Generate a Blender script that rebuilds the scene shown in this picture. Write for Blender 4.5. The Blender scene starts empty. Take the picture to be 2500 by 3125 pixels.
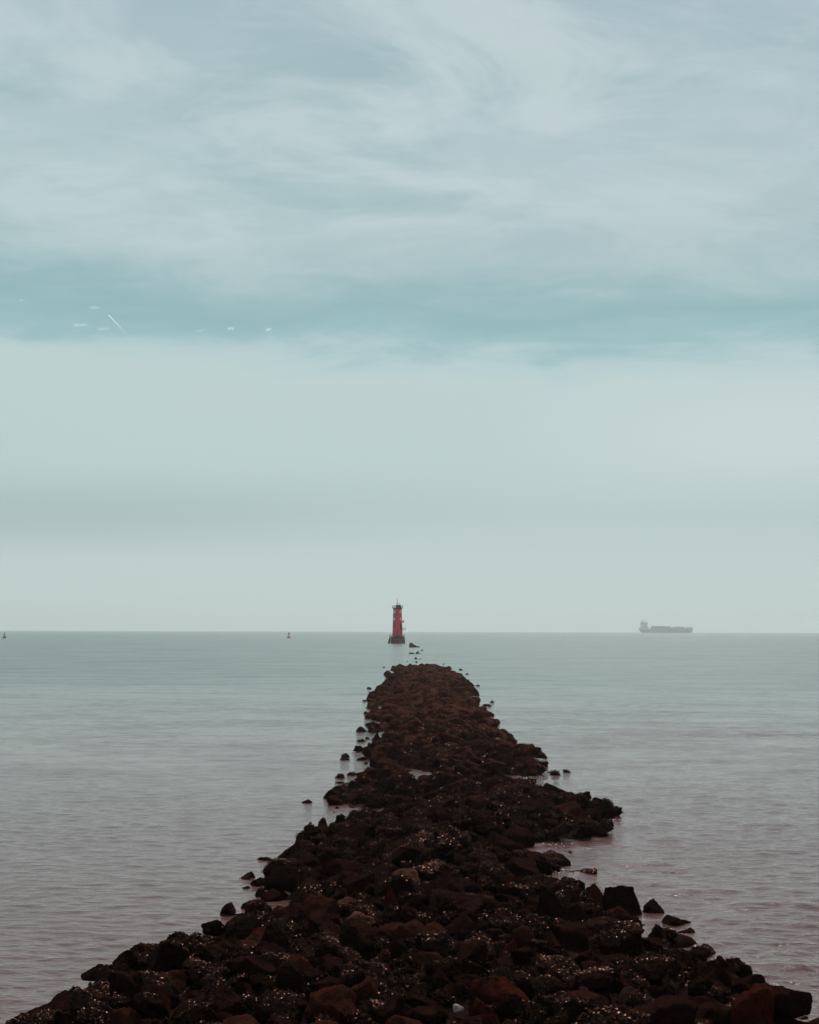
import bpy, bmesh, math, random
import numpy as np
from mathutils import Vector, Matrix, Euler

# ------------------------------------------------------------------ camera, sky, sun, exposure
S = bpy.context.scene
COL = S.collection
F = 4340.0                       # focal length in pixels of the 2500 x 3125 photograph
CAM_H = 4.0
PITCH = math.atan((1926.0 - 1562.5) / F)
ROLL = math.radians(0.16)
cam = bpy.data.cameras.new('camera')
camo = bpy.data.objects.new('camera', cam)
COL.objects.link(camo)
cam.sensor_fit = 'VERTICAL'
cam.sensor_height = 36.0
cam.sensor_width = 36.0 * 0.8
cam.lens = 36.0 * F / 3125.0
cam.clip_start = 0.1
cam.clip_end = 150000.0
CAM_M = Matrix.Rotation(math.pi / 2 + PITCH, 4, 'X') @ Matrix.Rotation(ROLL, 4, 'Z')
camo.matrix_world = Matrix.Translation((0, 0, CAM_H)) @ CAM_M
S.camera = camo

SUN_ELEV = math.radians(47)
SUN_AZ = math.radians(9)         # to the right of the view axis (+Y)

S.view_settings.view_transform = 'Standard'
S.view_settings.look = 'None'
S.view_settings.gamma = 1.0
S.view_settings.exposure = 0.0
S.cycles.use_denoising = True
S.cycles.denoiser = 'OPENIMAGEDENOISE'
S.cycles.denoising_prefilter = 'ACCURATE'
S.cycles.max_bounces = 6
S.cycles.transparent_max_bounces = 24
S.cycles.volume_bounces = 0
S.cycles.sample_clamp_direct = 5.0
S.cycles.sample_clamp_indirect = 2.0


def lin(r, g, b):
    f = lambda c: (c / 255 / 12.92) if c / 255 <= 0.04045 else ((c / 255 + 0.055) / 1.055) ** 2.4
    return (f(r), f(g), f(b), 1.0)


class NT:
    """small node-tree helper"""
    def __init__(self, tree):
        self.t = tree
        self.t.nodes.clear()

    def n(self, kind, **kw):
        nd = self.t.nodes.new(kind)
        for k, v in kw.items():
            if hasattr(nd, k):
                setattr(nd, k, v)
            else:
                nd.inputs[k].default_value = v
        return nd

    def l(self, a, b):
        self.t.links.new(a, b)

    def put(self, sock, v):
        if isinstance(v, bpy.types.NodeSocket):
            self.l(v, sock)
        else:
            sock.default_value = v

    def m(self, op, a, b=0.0, c=0.0, clamp=False):
        nd = self.t.nodes.new('ShaderNodeMath')
        nd.operation = op
        nd.use_clamp = clamp
        for i, v in enumerate((a, b, c)):
            self.put(nd.inputs[i], v)
        return nd.outputs[0]

    def smooth(self, v, lo, hi, out0=0.0, out1=1.0):
        nd = self.t.nodes.new('ShaderNodeMapRange')
        nd.interpolation_type = 'SMOOTHSTEP'
        self.put(nd.inputs[0], v)
        nd.inputs[1].default_value = lo
        nd.inputs[2].default_value = hi
        nd.inputs[3].default_value = out0
        nd.inputs[4].default_value = out1
        return nd.outputs[0]

    def mix(self, f, a, b):
        nd = self.t.nodes.new('ShaderNodeMix')
        nd.data_type = 'RGBA'
        self.put(nd.inputs[0], f)
        self.put(nd.inputs[6], a)
        self.put(nd.inputs[7], b)
        return nd.outputs[2]

    def noise(self, vec, scale, detail=4.0, rough=0.55, dist=0.0):
        nd = self.t.nodes.new('ShaderNodeTexNoise')
        self.l(vec, nd.inputs['Vector'])
        nd.inputs['Scale'].default_value = scale
        nd.inputs['Detail'].default_value = detail
        nd.inputs['Roughness'].default_value = rough
        nd.inputs['Distortion'].default_value = dist
        return nd.outputs[0]

    def mapping(self, vec, scale=(1, 1, 1), rot=(0, 0, 0), loc=(0, 0, 0)):
        nd = self.t.nodes.new('ShaderNodeMapping')
        self.l(vec, nd.inputs[0])
        nd.inputs['Scale'].default_value = scale
        nd.inputs['Rotation'].default_value = rot
        nd.inputs['Location'].default_value = loc
        return nd.outputs[0]

    def ramp(self, v, stops, interp='LINEAR'):
        nd = self.t.nodes.new('ShaderNodeValToRGB')
        self.put(nd.inputs[0], v)
        cr = nd.color_ramp
        cr.interpolation = interp
        while len(cr.elements) > 1:
            cr.elements.remove(cr.elements[-1])
        cr.elements[0].position = stops[0][0]
        cr.elements[0].color = stops[0][1]
        for p, c in stops[1:]:
            e = cr.elements.new(p)
            e.color = c
        return nd.outputs[0]


def elev_of(y):                  # sine of the elevation of photograph row y (1725-wide copy)
    return math.sin(PITCH + math.atan((1562.5 - y * 1.4493) / F))


world = bpy.data.worlds.new('World')
S.world = world
world.use_nodes = True
W = NT(world.node_tree)
tc = W.n('ShaderNodeTexCoord')
dirv = tc.outputs['Generated']
sep = W.n('ShaderNodeSeparateXYZ')
W.l(dirv, sep.inputs[0])
dx, dy, dz = sep.outputs
den = W.m('ADD', W.m('MAXIMUM', dz, 0.0), 0.10)
comb = W.n('ShaderNodeCombineXYZ')
W.l(W.m('DIVIDE', dx, den), comb.inputs[0])
W.l(W.m('DIVIDE', dy, den), comb.inputs[1])
pl = comb.outputs[0]
n_big = W.noise(W.mapping(pl, (1.0, 1.25, 1), (0, 0, 0.5), (3.1, 1.7, 0)), 1.9, 6.0, 0.58, 0.9)
n_str = W.noise(W.mapping(pl, (1.0, 1.25, 1), (0, 0, 0.6), (7.3, 2.9, 1)), 2.2, 9.0, 0.64, 0.6)
n_fine = W.noise(W.mapping(pl, (0.9, 1.4, 1), (0, 0, 0.5), (1.3, 9.9, 2)), 4.6, 9.0, 0.66, 0.7)
n_low = W.noise(W.mapping(pl, (0.35, 0.5, 1), (0, 0, 0.1), (4.3, 0.4, 3)), 1.2, 4.0, 0.5, 0.4)
# elevation, lifted and dropped by the wisps
wob = W.m('ADD', W.m('MULTIPLY', W.m('SUBTRACT', n_str, 0.5), 0.070), W.m('MULTIPLY', W.m('SUBTRACT', n_big, 0.5), 0.035))
amt = W.smooth(dz, 0.11, 0.20)
ev = W.m('ADD', W.m('ADD', dz, W.m('MULTIPLY', wob, amt)), W.m('MULTIPLY', dx, 0.014))
SK = 2.0
rows = [(1327, (193, 211, 210)), (1200, (190, 209, 209)), (1080, (181, 202, 203)), (960, (188, 209, 207)),
        (800, (191, 211, 209)), (760, (182, 206, 208)), (720, (156, 192, 194)), (665, (146, 183, 186)), (620, (154, 188, 190)),
        (570, (172, 197, 199)), (420, (182, 204, 206)), (300, (178, 200, 204)), (150, (171, 194, 199)), (0, (165, 187, 196))]
stops = [(max(0.0, elev_of(y)) * SK, lin(*c)) for y, c in rows]
base = W.ramp(W.m('MULTIPLY', ev, SK, clamp=True), stops)
hi = W.smooth(dz, 0.215, 0.30)
teal = W.m('MULTIPLY', W.smooth(n_big, 0.47, 0.66), W.m('MULTIPLY', hi, 0.5))
c1 = W.mix(teal, base, lin(149, 179, 183))
bright = W.m('MULTIPLY', W.smooth(n_str, 0.43, 0.62), W.m('MULTIPLY', W.m('MULTIPLY', hi, 0.8), W.smooth(dx, -0.40, 0.20, 0.65, 1.0)))
c2 = W.mix(bright, c1, lin(201, 217, 218))
fine = W.m('MULTIPLY', W.smooth(n_fine, 0.46, 0.72), W.m('MULTIPLY', W.smooth(dz, 0.19, 0.29), 0.5))
c3 = W.mix(fine, c2, lin(197, 214, 218))
mauve = W.m('MULTIPLY', W.smooth(n_low, 0.45, 0.7), W.m('MULTIPLY', hi, 0.35))
c3 = W.mix(mauve, c3, lin(165, 181, 189))
# the grey-green veil low on one side and the paler one on the other
veil = W.m('MULTIPLY', W.smooth(W.m('ABSOLUTE', W.m('SUBTRACT', W.m('ADD', dz, W.m('MULTIPLY', dx, -0.02)), 0.083)), 0.0, 0.036, 1.0, 0.0), W.smooth(dx, 0.10, -0.26))
c4 = W.mix(W.m('MULTIPLY', veil, 0.6), c3, lin(160, 184, 182))
pale = W.m('MULTIPLY', W.smooth(W.m('ABSOLUTE', W.m('SUBTRACT', dz, 0.135)), 0.0, 0.06, 1.0, 0.0), W.smooth(dx, 0.02, 0.26))
c5 = W.mix(W.m('MULTIPLY', pale, 0.75), c4, lin(206, 217, 220))
c5 = W.mix(W.smooth(dz, 0.45, 0.9), c5, lin(92, 122, 142))
bgc = W.n('ShaderNodeBackground')
W.l(c5, bgc.inputs[0])
bgc.inputs[1].default_value = 1.0
sky = W.n('ShaderNodeTexSky')
sky.sky_type = 'NISHITA'
sky.sun_disc = False
sky.sun_elevation = SUN_ELEV
sky.sun_rotation = SUN_AZ
bgs = W.n('ShaderNodeBackground')
W.l(sky.outputs[0], bgs.inputs[0])
bgs.inputs[1].default_value = 0.06
mx = W.n('ShaderNodeMixShader')
mx.inputs[0].default_value = 0.10
W.l(bgc.outputs[0], mx.inputs[1])
W.l(bgs.outputs[0], mx.inputs[2])
wo = W.n('ShaderNodeOutputWorld')
W.l(mx.outputs[0], wo.inputs[0])

sun = bpy.data.lights.new('sun', 'SUN')
sun.energy = 3.0
sun.angle = math.radians(0.6)
sun.color = (1.0, 0.93, 0.86)
suno = bpy.data.objects.new('sun', sun)
COL.objects.link(suno)
to_sun = Vector((math.sin(SUN_AZ) * math.cos(SUN_ELEV), math.cos(SUN_AZ) * math.cos(SUN_ELEV), math.sin(SUN_ELEV)))
suno.rotation_euler = to_sun.to_track_quat('Z', 'Y').to_euler()
suno.location = (0, 0, 60)

# ------------------------------------------------------------------ helpers
rng = np.random.default_rng(11)
random.seed(11)
R3 = np.array(CAM_M.to_3x3())


def ray(px, py):
    v = R3 @ np.array([(px - 1250.0) / F, -(py - 1562.5) / F, -1.0])
    return v


def at(px, py, z=0.0):
    v = ray(px, py)
    t = (z - CAM_H) / v[2]
    return np.array([v[0] * t, v[1] * t, z])


def link(o, parent=None):
    COL.objects.link(o)
    if parent is not None:
        o.parent = parent
    return o


def tag(o, label=None, cat=None, group=None, kind=None):
    if label: o['label'] = label
    if cat: o['category'] = cat
    if group: o['group'] = group
    if kind: o['kind'] = kind
    return o


def np_mesh(name, v, f, mat, smooth=True):
    """mesh from arrays: v (n,3), f (m,3) or (m,4)"""
    me = bpy.data.meshes.new(name)
    v = np.asarray(v, np.float32)
    f = np.asarray(f, np.int32)
    k = f.shape[1]
    me.vertices.add(len(v))
    me.vertices.foreach_set('co', v.ravel())
    me.loops.add(f.size)
    me.loops.foreach_set('vertex_index', f.ravel())
    me.polygons.add(len(f))
    me.polygons.foreach_set('loop_start', np.arange(0, f.size, k, dtype=np.int32))
    me.polygons.foreach_set('loop_total', np.full(len(f), k, np.int32))
    me.polygons.foreach_set('use_smooth', np.full(len(f), smooth, bool))
    me.update(calc_edges=True)
    me.materials.append(mat)
    return me


class MB:
    """collects shapes for one mesh"""
    def __init__(self):
        self.v, self.f = [], []

    def add(self, vs, fs):
        o = len(self.v)
        self.v += [tuple(p) for p in vs]
        self.f += [tuple(i + o for i in q) for q in fs]

    def box(self, x0, x1, y0, y1, z0, z1):
        self.add([(x0, y0, z0), (x1, y0, z0), (x1, y1, z0), (x0, y1, z0), (x0, y0, z1), (x1, y0, z1), (x1, y1, z1), (x0, y1, z1)],
                 [(0, 3, 2, 1), (4, 5, 6, 7), (0, 1, 5, 4), (1, 2, 6, 5), (2, 3, 7, 6), (3, 0, 4, 7)])

    def tube(self, pts, rad, n=8):
        pts = [Vector(p) for p in pts]
        if not hasattr(rad, '__len__'):
            rad = [rad] * len(pts)
        vs, fs = [], []
        for i, p in enumerate(pts):
            d = (pts[min(i + 1, len(pts) - 1)] - pts[max(i - 1, 0)]).normalized()
            a = d.cross(Vector((0, 0, 1)) if abs(d.z) < 0.9 else Vector((1, 0, 0))).normalized()
            b = d.cross(a)
            for k in range(n):
                t = 2 * math.pi * k / n
                vs.append(p + (a * math.cos(t) + b * math.sin(t)) * rad[i])
        for i in range(len(pts) - 1):
            for k in range(n):
                fs.append((i * n + k, i * n + (k + 1) % n, (i + 1) * n + (k + 1) % n, (i + 1) * n + k))
        fs.append(tuple(range(n))[::-1])
        fs.append(tuple(range((len(pts) - 1) * n, len(pts) * n)))
        self.add(vs, fs)

    def beam(self, a, b, w, h):
        """rectangular bar from a to b"""
        a, b = Vector(a), Vector(b)
        d = (b - a).normalized()
        s = d.cross(Vector((0, 0, 1)) if abs(d.z) < 0.95 else Vector((0, 1, 0))).normalized() * w / 2
        u = s.cross(d).normalized() * h / 2
        vs = [p + q for p in (a, b) for q in (-s - u, s - u, s + u, -s + u)]
        self.add(vs, [(0, 1, 2, 3), (7, 6, 5, 4), (0, 4, 5, 1), (1, 5, 6, 2), (2, 6, 7, 3), (3, 7, 4, 0)])

    def frustum(self, prof, n=8, cx=0.0, cy=0.0, rot=0.0, cap=True):
        """stack of rings, prof = [(radius, z)...]"""
        vs, fs = [], []
        for r, z in prof:
            for k in range(n):
                t = rot + 2 * math.pi * k / n
                vs.append((cx + r * math.cos(t), cy + r * math.sin(t), z))
        for i in range(len(prof) - 1):
            for k in range(n):
                fs.append((i * n + k, i * n + (k + 1) % n, (i + 1) * n + (k + 1) % n, (i + 1) * n + k))
        if cap:
            fs.append(tuple(range(n))[::-1])
            fs.append(tuple(range((len(prof) - 1) * n, len(prof) * n)))
        self.add(vs, fs)

    def ring(self, r, z, w, n=8, rot=0.0, cx=0.0, cy=0.0):
        p = [(cx + r * math.cos(rot + 2 * math.pi * k / n), cy + r * math.sin(rot + 2 * math.pi * k / n), z) for k in range(n)]
        for k in range(n):
            self.beam(p[k], p[(k + 1) % n], w, w)

    def build(self, name, mat, parent=None, smooth=False, loc=None):
        me = bpy.data.meshes.new(name)
        me.from_pydata(self.v, [], self.f)
        me.validate()
        bm = bmesh.new()
        bm.from_mesh(me)
        bmesh.ops.recalc_face_normals(bm, faces=bm.faces)
        bm.to_mesh(me)
        bm.free()
        if smooth:
            me.polygons.foreach_set('use_smooth', np.ones(len(me.polygons), bool))
        me.materials.append(mat)
        o = link(bpy.data.objects.new(name, me), parent)
        if loc is not None:
            o.location = loc
        return o


def empty(name, loc, rz=0.0):
    o = link(bpy.data.objects.new(name, None))
    o.location = loc
    o.rotation_euler = (0, 0, rz)
    o.empty_display_size = 0.2
    return o


# ------------------------------------------------------------------ materials
def new_mat(name):
    m = bpy.data.materials.new(name)
    m.use_nodes = True
    t = NT(m.node_tree)
    p = t.n('ShaderNodeBsdfPrincipled')
    o = t.n('ShaderNodeOutputMaterial')
    t.l(p.outputs[0], o.inputs[0])
    return m, t, p, o


def body_and_gloss(t, col, normal, gloss, rough):
    df = t.n('ShaderNodeBsdfDiffuse')
    t.put(df.inputs['Color'], col)
    gl = t.n('ShaderNodeBsdfGlossy')
    gl.inputs['Color'].default_value = gloss
    t.put(gl.inputs['Roughness'], rough)
    if normal is not None:
        t.l(normal, df.inputs['Normal'])
        t.l(normal, gl.inputs['Normal'])
    ad = t.n('ShaderNodeAddShader')
    t.l(df.outputs[0], ad.inputs[0])
    t.l(gl.outputs[0], ad.inputs[1])
    o = t.n('ShaderNodeOutputMaterial')
    t.l(ad.outputs[0], o.inputs[0])


def rock_mat(name, c0, c1, c2, rough=0.5, gloss=0.012, bump=0.6, grain=1.0, shore=None):
    """stone: mottled colour, pitted surface, a thin reddish wet gloss"""
    m = bpy.data.materials.new(name)
    m.use_nodes = True
    t = NT(m.node_tree)
    geo = t.n('ShaderNodeNewGeometry')
    pos = geo.outputs['Position']
    a = t.noise(pos, 1.7, 4.0, 0.6, 0.4)
    b = t.noise(pos, 9.0 * grain, 6.0, 0.65)
    c = t.noise(pos, 55.0 * grain, 3.0, 0.6)
    col = t.mix(t.smooth(a, 0.40, 0.62), c0, c1)
    col = t.mix(t.smooth(b, 0.48, 0.68), col, c2)
    if shore:                    # weed-blackened stones near the shore end, drier brown ones farther out
        sy = t.n('ShaderNodeSeparateXYZ')
        t.l(pos, sy.inputs[0])
        col = t.mix(t.smooth(sy.outputs[1], 24.0, 62.0), t.mix(t.smooth(b, 0.48, 0.68), shore[0], shore[1]), col)
    bp = t.n('ShaderNodeBump')
    bp.inputs['Strength'].default_value = bump
    bp.inputs['Distance'].default_value = 0.05
    t.l(t.m('ADD', b, t.m('MULTIPLY', c, 0.4)), bp.inputs['Height'])
    body_and_gloss(t, col, bp.outputs[0], (gloss, gloss * 0.52, gloss * 0.42, 1), t.smooth(b, 0.3, 0.7, rough - 0.12, rough + 0.15))
    return m


M = {}
M['dark'] = rock_mat('wet_dark_rock', (0.032, 0.0098, 0.0064, 1), (0.045, 0.0145, 0.0090, 1), (0.018, 0.0055, 0.0041, 1), 0.42, 0.006, 1.0, shore=((0.0080, 0.0020, 0.0014, 1), (0.017, 0.0044, 0.0027, 1)))
M['bare'] = rock_mat('brown_rock', (0.072, 0.0229, 0.0143, 1), (0.046, 0.0140, 0.0090, 1), (0.12, 0.0459, 0.0279, 1), 0.60, 0.004, 1.0, shore=((0.034, 0.0098, 0.0056, 1), (0.050, 0.0157, 0.0086, 1)))
M['rust'] = rock_mat('rust_red_rock', (0.045, 0.0072, 0.0037, 1), (0.025, 0.0059, 0.0037, 1), (0.018, 0.0051, 0.0033, 1), 0.6, 0.005, 1.0)
M['pale'] = rock_mat('pale_rock', (0.095, 0.0391, 0.0246, 1), (0.060, 0.0221, 0.0139, 1), (0.028, 0.0093, 0.0066, 1), 0.6, 0.008, 1.0)
M['white'] = rock_mat('white_quartz', (0.37, 0.255, 0.22, 1), (0.29, 0.20, 0.17, 1), (0.22, 0.15, 0.13, 1), 0.55, 0.02, 0.8)
M['far'] = rock_mat('rubble_rock', (0.044, 0.0123, 0.0078, 1), (0.088, 0.0289, 0.0172, 1), (0.020, 0.0055, 0.0041, 1), 0.5, 0.005, 1.0, shore=((0.0080, 0.0020, 0.0014, 1), (0.017, 0.0044, 0.0027, 1)))
M['mound'] = rock_mat('mound_rock', (0.006, 0.0019, 0.0015, 1), (0.011, 0.0034, 0.0025, 1), (0.004, 0.0013, 0.0010, 1), 0.5, 0.008, 1.0)  # shade in the gaps between stones is put into this near-black colour


def simple_mat(name, col, rough=0.6, spec=0.3, var=0.35, scale=3.0, metal=0.0):
    """paint or metal with weather stains"""
    m, t, p, o = new_mat(name)
    geo = t.n('ShaderNodeTexCoord')
    n1 = t.noise(t.mapping(geo.outputs['Object'], (1, 1, 0.35)), scale, 5.0, 0.6)
    dark = (col[0] * (1 - var), col[1] * (1 - var), col[2] * (1 - var), 1)
    t.l(t.mix(t.smooth(n1, 0.42, 0.68), (col[0], col[1], col[2], 1), dark), p.inputs['Base Color'])
    p.inputs['Roughness'].default_value = rough
    p.inputs['Specular IOR Level'].default_value = spec
    p.inputs['Metallic'].default_value = metal
    return m


M['red_paint'] = simple_mat('red_paint', (0.86, 0.036, 0.068), 0.5, 0.3, 0.25, 1.2)
M['dark_red'] = simple_mat('dark_red_paint', (0.10, 0.012, 0.012), 0.6, 0.3)
M['timber'] = simple_mat('weathered_timber', (0.19, 0.058, 0.052), 0.75, 0.2, 0.5, 2.0)
M['rail'] = simple_mat('grey_rail_metal', (0.10, 0.085, 0.08), 0.6, 0.3)
M['iron'] = simple_mat('dark_iron', (0.07, 0.042, 0.038), 0.6, 0.3)
M['stair'] = simple_mat('brown_stair_metal', (0.30, 0.19, 0.155), 0.65, 0.3)
M['pane_white'] = simple_mat('white_window_pane', (0.90, 0.89, 0.85), 0.5, 0.4, 0.12)  # opaque white over the whole window pane
M['panel'] = simple_mat('solar_panel_glass', (0.02, 0.022, 0.03), 0.2, 0.5)
M['buoy_red'] = simple_mat('buoy_red', (0.85, 0.11, 0.11), 0.55, 0.3)
M['buoy_green'] = simple_mat('buoy_dark_green', (0.012, 0.028, 0.022), 0.55, 0.3)
M['ship_hull'] = simple_mat('ship_hull_paint', (0.16, 0.175, 0.18), 0.5, 0.3, 0.2, 0.05)
M['ship_white'] = simple_mat('ship_white_paint', (0.55, 0.55, 0.54), 0.5, 0.3, 0.1, 0.05)
M['ship_glass'] = simple_mat('ship_window_glass', (0.02, 0.025, 0.03), 0.15, 0.5)
M['bird'] = simple_mat('dark_feathers', (0.014, 0.011, 0.011), 0.6, 0.3)
M['bird_white'] = simple_mat('pale_feathers', (0.55, 0.54, 0.52), 0.7, 0.2)

m = bpy.data.materials.new('wet_seaweed')
m.use_nodes = True
t = NT(m.node_tree)
geo = t.n('ShaderNodeNewGeometry')
n1 = t.noise(geo.outputs['Position'], 5.0, 3.0, 0.6)
body_and_gloss(t, t.mix(t.smooth(n1, 0.4, 0.66), (0.009, 0.003, 0.0022, 1), (0.022, 0.009, 0.0042, 1)), None, (0.024, 0.0125, 0.0095, 1), 0.33)
M['weed'] = m

m, t, p, o = new_mat('foam')
p.inputs['Base Color'].default_value = (0.55, 0.56, 0.56, 1)
p.inputs['Roughness'].default_value = 0.5
M['foam'] = m

# container cargo: every box its own colour, seams between
m, t, p, o = new_mat('container_cargo')
tcx = t.n('ShaderNodeTexCoord')
bk = t.n('ShaderNodeTexBrick')
t.l(t.mapping(tcx.outputs['Object'], (1, 1, 1), (math.pi / 2, 0, 0)), bk.inputs['Vector'])
bk.offset = 0.0
bk.inputs['Color1'].default_value = (0.20, 0.13, 0.12, 1)
bk.inputs['Color2'].default_value = (0.13, 0.17, 0.20, 1)
bk.inputs['Mortar'].default_value = (0.02, 0.02, 0.02, 1)
bk.inputs['Scale'].default_value = 1.0
bk.inputs['Mortar Size'].default_value = 0.12
bk.inputs['Brick Width'].default_value = 12.2
bk.inputs['Row Height'].default_value = 2.6
t.l(bk.outputs[0], p.inputs['Base Color'])
p.inputs['Roughness'].default_value = 0.6
M['cargo'] = m

# sea water: murky brown body under a rippled reflecting surface
m, t, p, o = new_mat('sea_water')
geo = t.n('ShaderNodeNewGeometry')
pos = geo.outputs['Position']
sx = t.n('ShaderNodeSeparateXYZ')
t.l(pos, sx.inputs[0])
silt = t.noise(t.mapping(pos, (0.02, 0.006, 1)), 1.0, 3.0, 0.5)
shore = t.mix(t.smooth(silt, 0.4, 0.62), (0.128, 0.054, 0.046, 1), (0.110, 0.052, 0.044, 1))
t.l(t.mix(t.smooth(sx.outputs[1], 22.0, 130.0), shore, (0.084, 0.114, 0.092, 1)), p.inputs['Base Color'])
p.inputs['IOR'].default_value = 1.33
p.inputs['Specular IOR Level'].default_value = 0.5
off = t.smooth(sx.outputs[1], 25.0, 160.0)
t.l(t.m('ADD', t.m('MULTIPLY', off, 0.18), 0.06), p.inputs['Roughness'])
gust = t.noise(t.mapping(pos, (0.05, 0.02, 1)), 1.0, 3.0, 0.5)
side = t.smooth(sx.outputs[0], -6.0, 8.0, 0.82, 1.0)
amp = t.m('MULTIPLY', side, t.smooth(gust, 0.3, 0.7, 0.75, 1.2))
w1 = t.noise(t.mapping(pos, (1.0, 2.2, 1), (0, 0, 0.12)), 2.6, 3.0, 0.55, 0.2)
w2 = t.noise(t.mapping(pos, (1.0, 2.0, 1), (0, 0, -0.25)), 9.0, 3.0, 0.6, 0.2)
h = t.m('ADD', t.m('MULTIPLY', w1, 0.030), t.m('MULTIPLY', w2, 0.013))
bp = t.n('ShaderNodeBump')
bp.inputs['Strength'].default_value = 1.0
bp.inputs['Distance'].default_value = 1.0
t.l(t.m('MULTIPLY', h, amp), bp.inputs['Height'])


def slope_noise(vec, scale, detail, k):
    """unfiltered ripple slopes, so that the far water keeps its roughness"""
    nd = t.n('ShaderNodeTexNoise')
    t.l(vec, nd.inputs['Vector'])
    nd.inputs['Scale'].default_value = scale
    nd.inputs['Detail'].default_value = detail
    v1 = t.n('ShaderNodeVectorMath', operation='SUBTRACT')
    t.l(nd.outputs['Color'], v1.inputs[0])
    v1.inputs[1].default_value = (0.5, 0.5, 0.5)
    v2 = t.n('ShaderNodeVectorMath', operation='MULTIPLY')
    t.l(v1.outputs[0], v2.inputs[0])
    v2.inputs[1].default_value = k
    return v2.outputs[0]


def vadd(a, b_):
    v = t.n('ShaderNodeVectorMath', operation='ADD')
    t.l(a, v.inputs[0])
    t.l(b_, v.inputs[1])
    return v.outputs[0]


sl = vadd(slope_noise(t.mapping(pos, (1.0, 2.0, 1), (0, 0, 0.1)), 1.6, 3.0, (0.28, 0.50, 0)), vadd(slope_noise(t.mapping(pos, (0.25, 0.6, 1), (0, 0, -0.1)), 0.35, 2.0, (0.10, 0.32, 0)), slope_noise(t.mapping(pos, (0.45, 1.0, 1), (0, 0, 0.05)), 0.7, 2.0, (0.12, 0.30, 0))))
vs_ = t.n('ShaderNodeVectorMath', operation='SCALE')
t.l(sl, vs_.inputs[0])
t.l(t.m('MULTIPLY', t.smooth(sx.outputs[1], 14.0, 60.0, 0.12, 1.0), amp), vs_.inputs['Scale'])
vn = t.n('ShaderNodeVectorMath', operation='NORMALIZE')
t.l(vadd(bp.outputs[0], vs_.outputs[0]), vn.inputs[0])
t.l(vn.outputs[0], p.inputs['Normal'])
M['sea'] = m


# ------------------------------------------------------------------ sea: one sheet, fine near the viewer, to the horizon
def sea():
    R_END = 9000.0
    r = [5.0]
    while r[-1] < R_END:
        q = r[-1]
        r.append(q + min(max(0.03, 0.55 * q * q / (CAM_H * F / 3.05)), 400.0))
    r[-1] = R_END
    r = np.array(r)
    th = np.concatenate([np.linspace(-math.pi, -0.34, 40, endpoint=False), np.linspace(-0.34, 0.34, 700), np.linspace(0.34, math.pi, 40)[1:-1]])
    nr, nt = len(r), len(th)
    RR, TT = np.meshgrid(r, th, indexing='ij')
    X = RR * np.sin(TT)
    Y = RR * np.cos(TT)
    dr = np.gradient(r)[:, None]
    Z = np.zeros_like(X)
    g = np.random.default_rng(4)
    fade_far = np.clip(1.0 - RR / 420.0, 0, 1)
    side = 0.55 + 0.45 / (1 + np.exp(-(X - 1.0) / 2.5))
    patch = 0.8 + 0.35 * np.sin(X * 0.21 + 1.3) * np.sin(Y * 0.13 + 0.4)
    for i in range(100):
        lam = 0.10 * (0.75 / 0.10) ** g.random() if i < 92 else g.uniform(1.5, 4.0)
        a = math.radians(-96 + g.normal() * 33)
        k = 2 * math.pi / lam
        amp = (0.0032 if i < 92 else 0.0009) * lam * (0.6 + 0.8 * g.random())
        ph = g.random() * 6.28
        arg = k * (X * math.cos(a) + Y * math.sin(a)) + ph + 0.8 * np.sin(0.07 * X * (1 + g.random()) + 0.05 * Y + ph)
        res = np.clip((lam / dr - 2.5) / 3.0, 0, 1)
        s = np.sin(arg)
        Z += amp * res * (s + 0.25 * np.cos(2 * arg))
    Z *= side * patch * fade_far
    # single steeper wavelets breaking the calm on the open side
    for (px, py, wpx, hgt) in [(2137, 2722, 190, 0.06), (2445, 2764, 280, 0.075), (2295, 2760, 150, 0.05), (1985, 2640, 150, 0.06), (1780, 2672, 190, 0.11), (2060, 2560, 120, 0.05),
                               (1900, 2525, 170, 0.07), (2020, 2510, 150, 0.05), (2400, 2515, 210, 0.06), (2030, 2560, 90, 0.04), (1840, 2585, 230, 0.05), (1950, 2440, 120, 0.05),
                               (2250, 2435, 150, 0.05), (2130, 2580, 140, 0.045), (2330, 2950, 260, 0.05), (2440, 2955, 180, 0.05), (2150, 2650, 200, 0.04), (1690, 2380, 130, 0.05),
                               (2420, 2350, 150, 0.05), (2200, 2310, 130, 0.045), (2080, 2345, 100, 0.04), (2350, 2600, 220, 0.045), (2180, 2800, 160, 0.04), (1990, 2700, 200, 0.04)]:
        c = at(px, py)
        d = c[1]
        wx = wpx * d / F / 2.2
        u = (X - c[0]) / wx
        v = (Y - c[1] - 0.25 * wx * u * 0.5 - 0.1 * np.sin(u * 3)) / (0.16 + 0.006 * d)
        Z += 0.6 * hgt * np.exp(-u * u) * np.where(v > 0, np.exp(-v * v / 2.5), np.exp(-v * v / 0.8)) * (0.8 + 0.2 * np.sin(X * 9 + px))
    v = np.stack([X, Y, Z], -1).reshape(-1, 3)
    i0 = (np.arange(nr - 1)[:, None] * nt + np.arange(nt)[None, :])
    i1 = (np.arange(nr - 1)[:, None] * nt + (np.arange(nt)[None, :] + 1) % nt)
    f = np.stack([i0, i0 + nt, i1 + nt, i1], -1).reshape(-1, 4)[:, ::-1]
    me = np_mesh('water', v, f, M['sea'])
    o = link(bpy.data.objects.new('water', me))
    tag(o, kind='structure')


sea()

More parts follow.
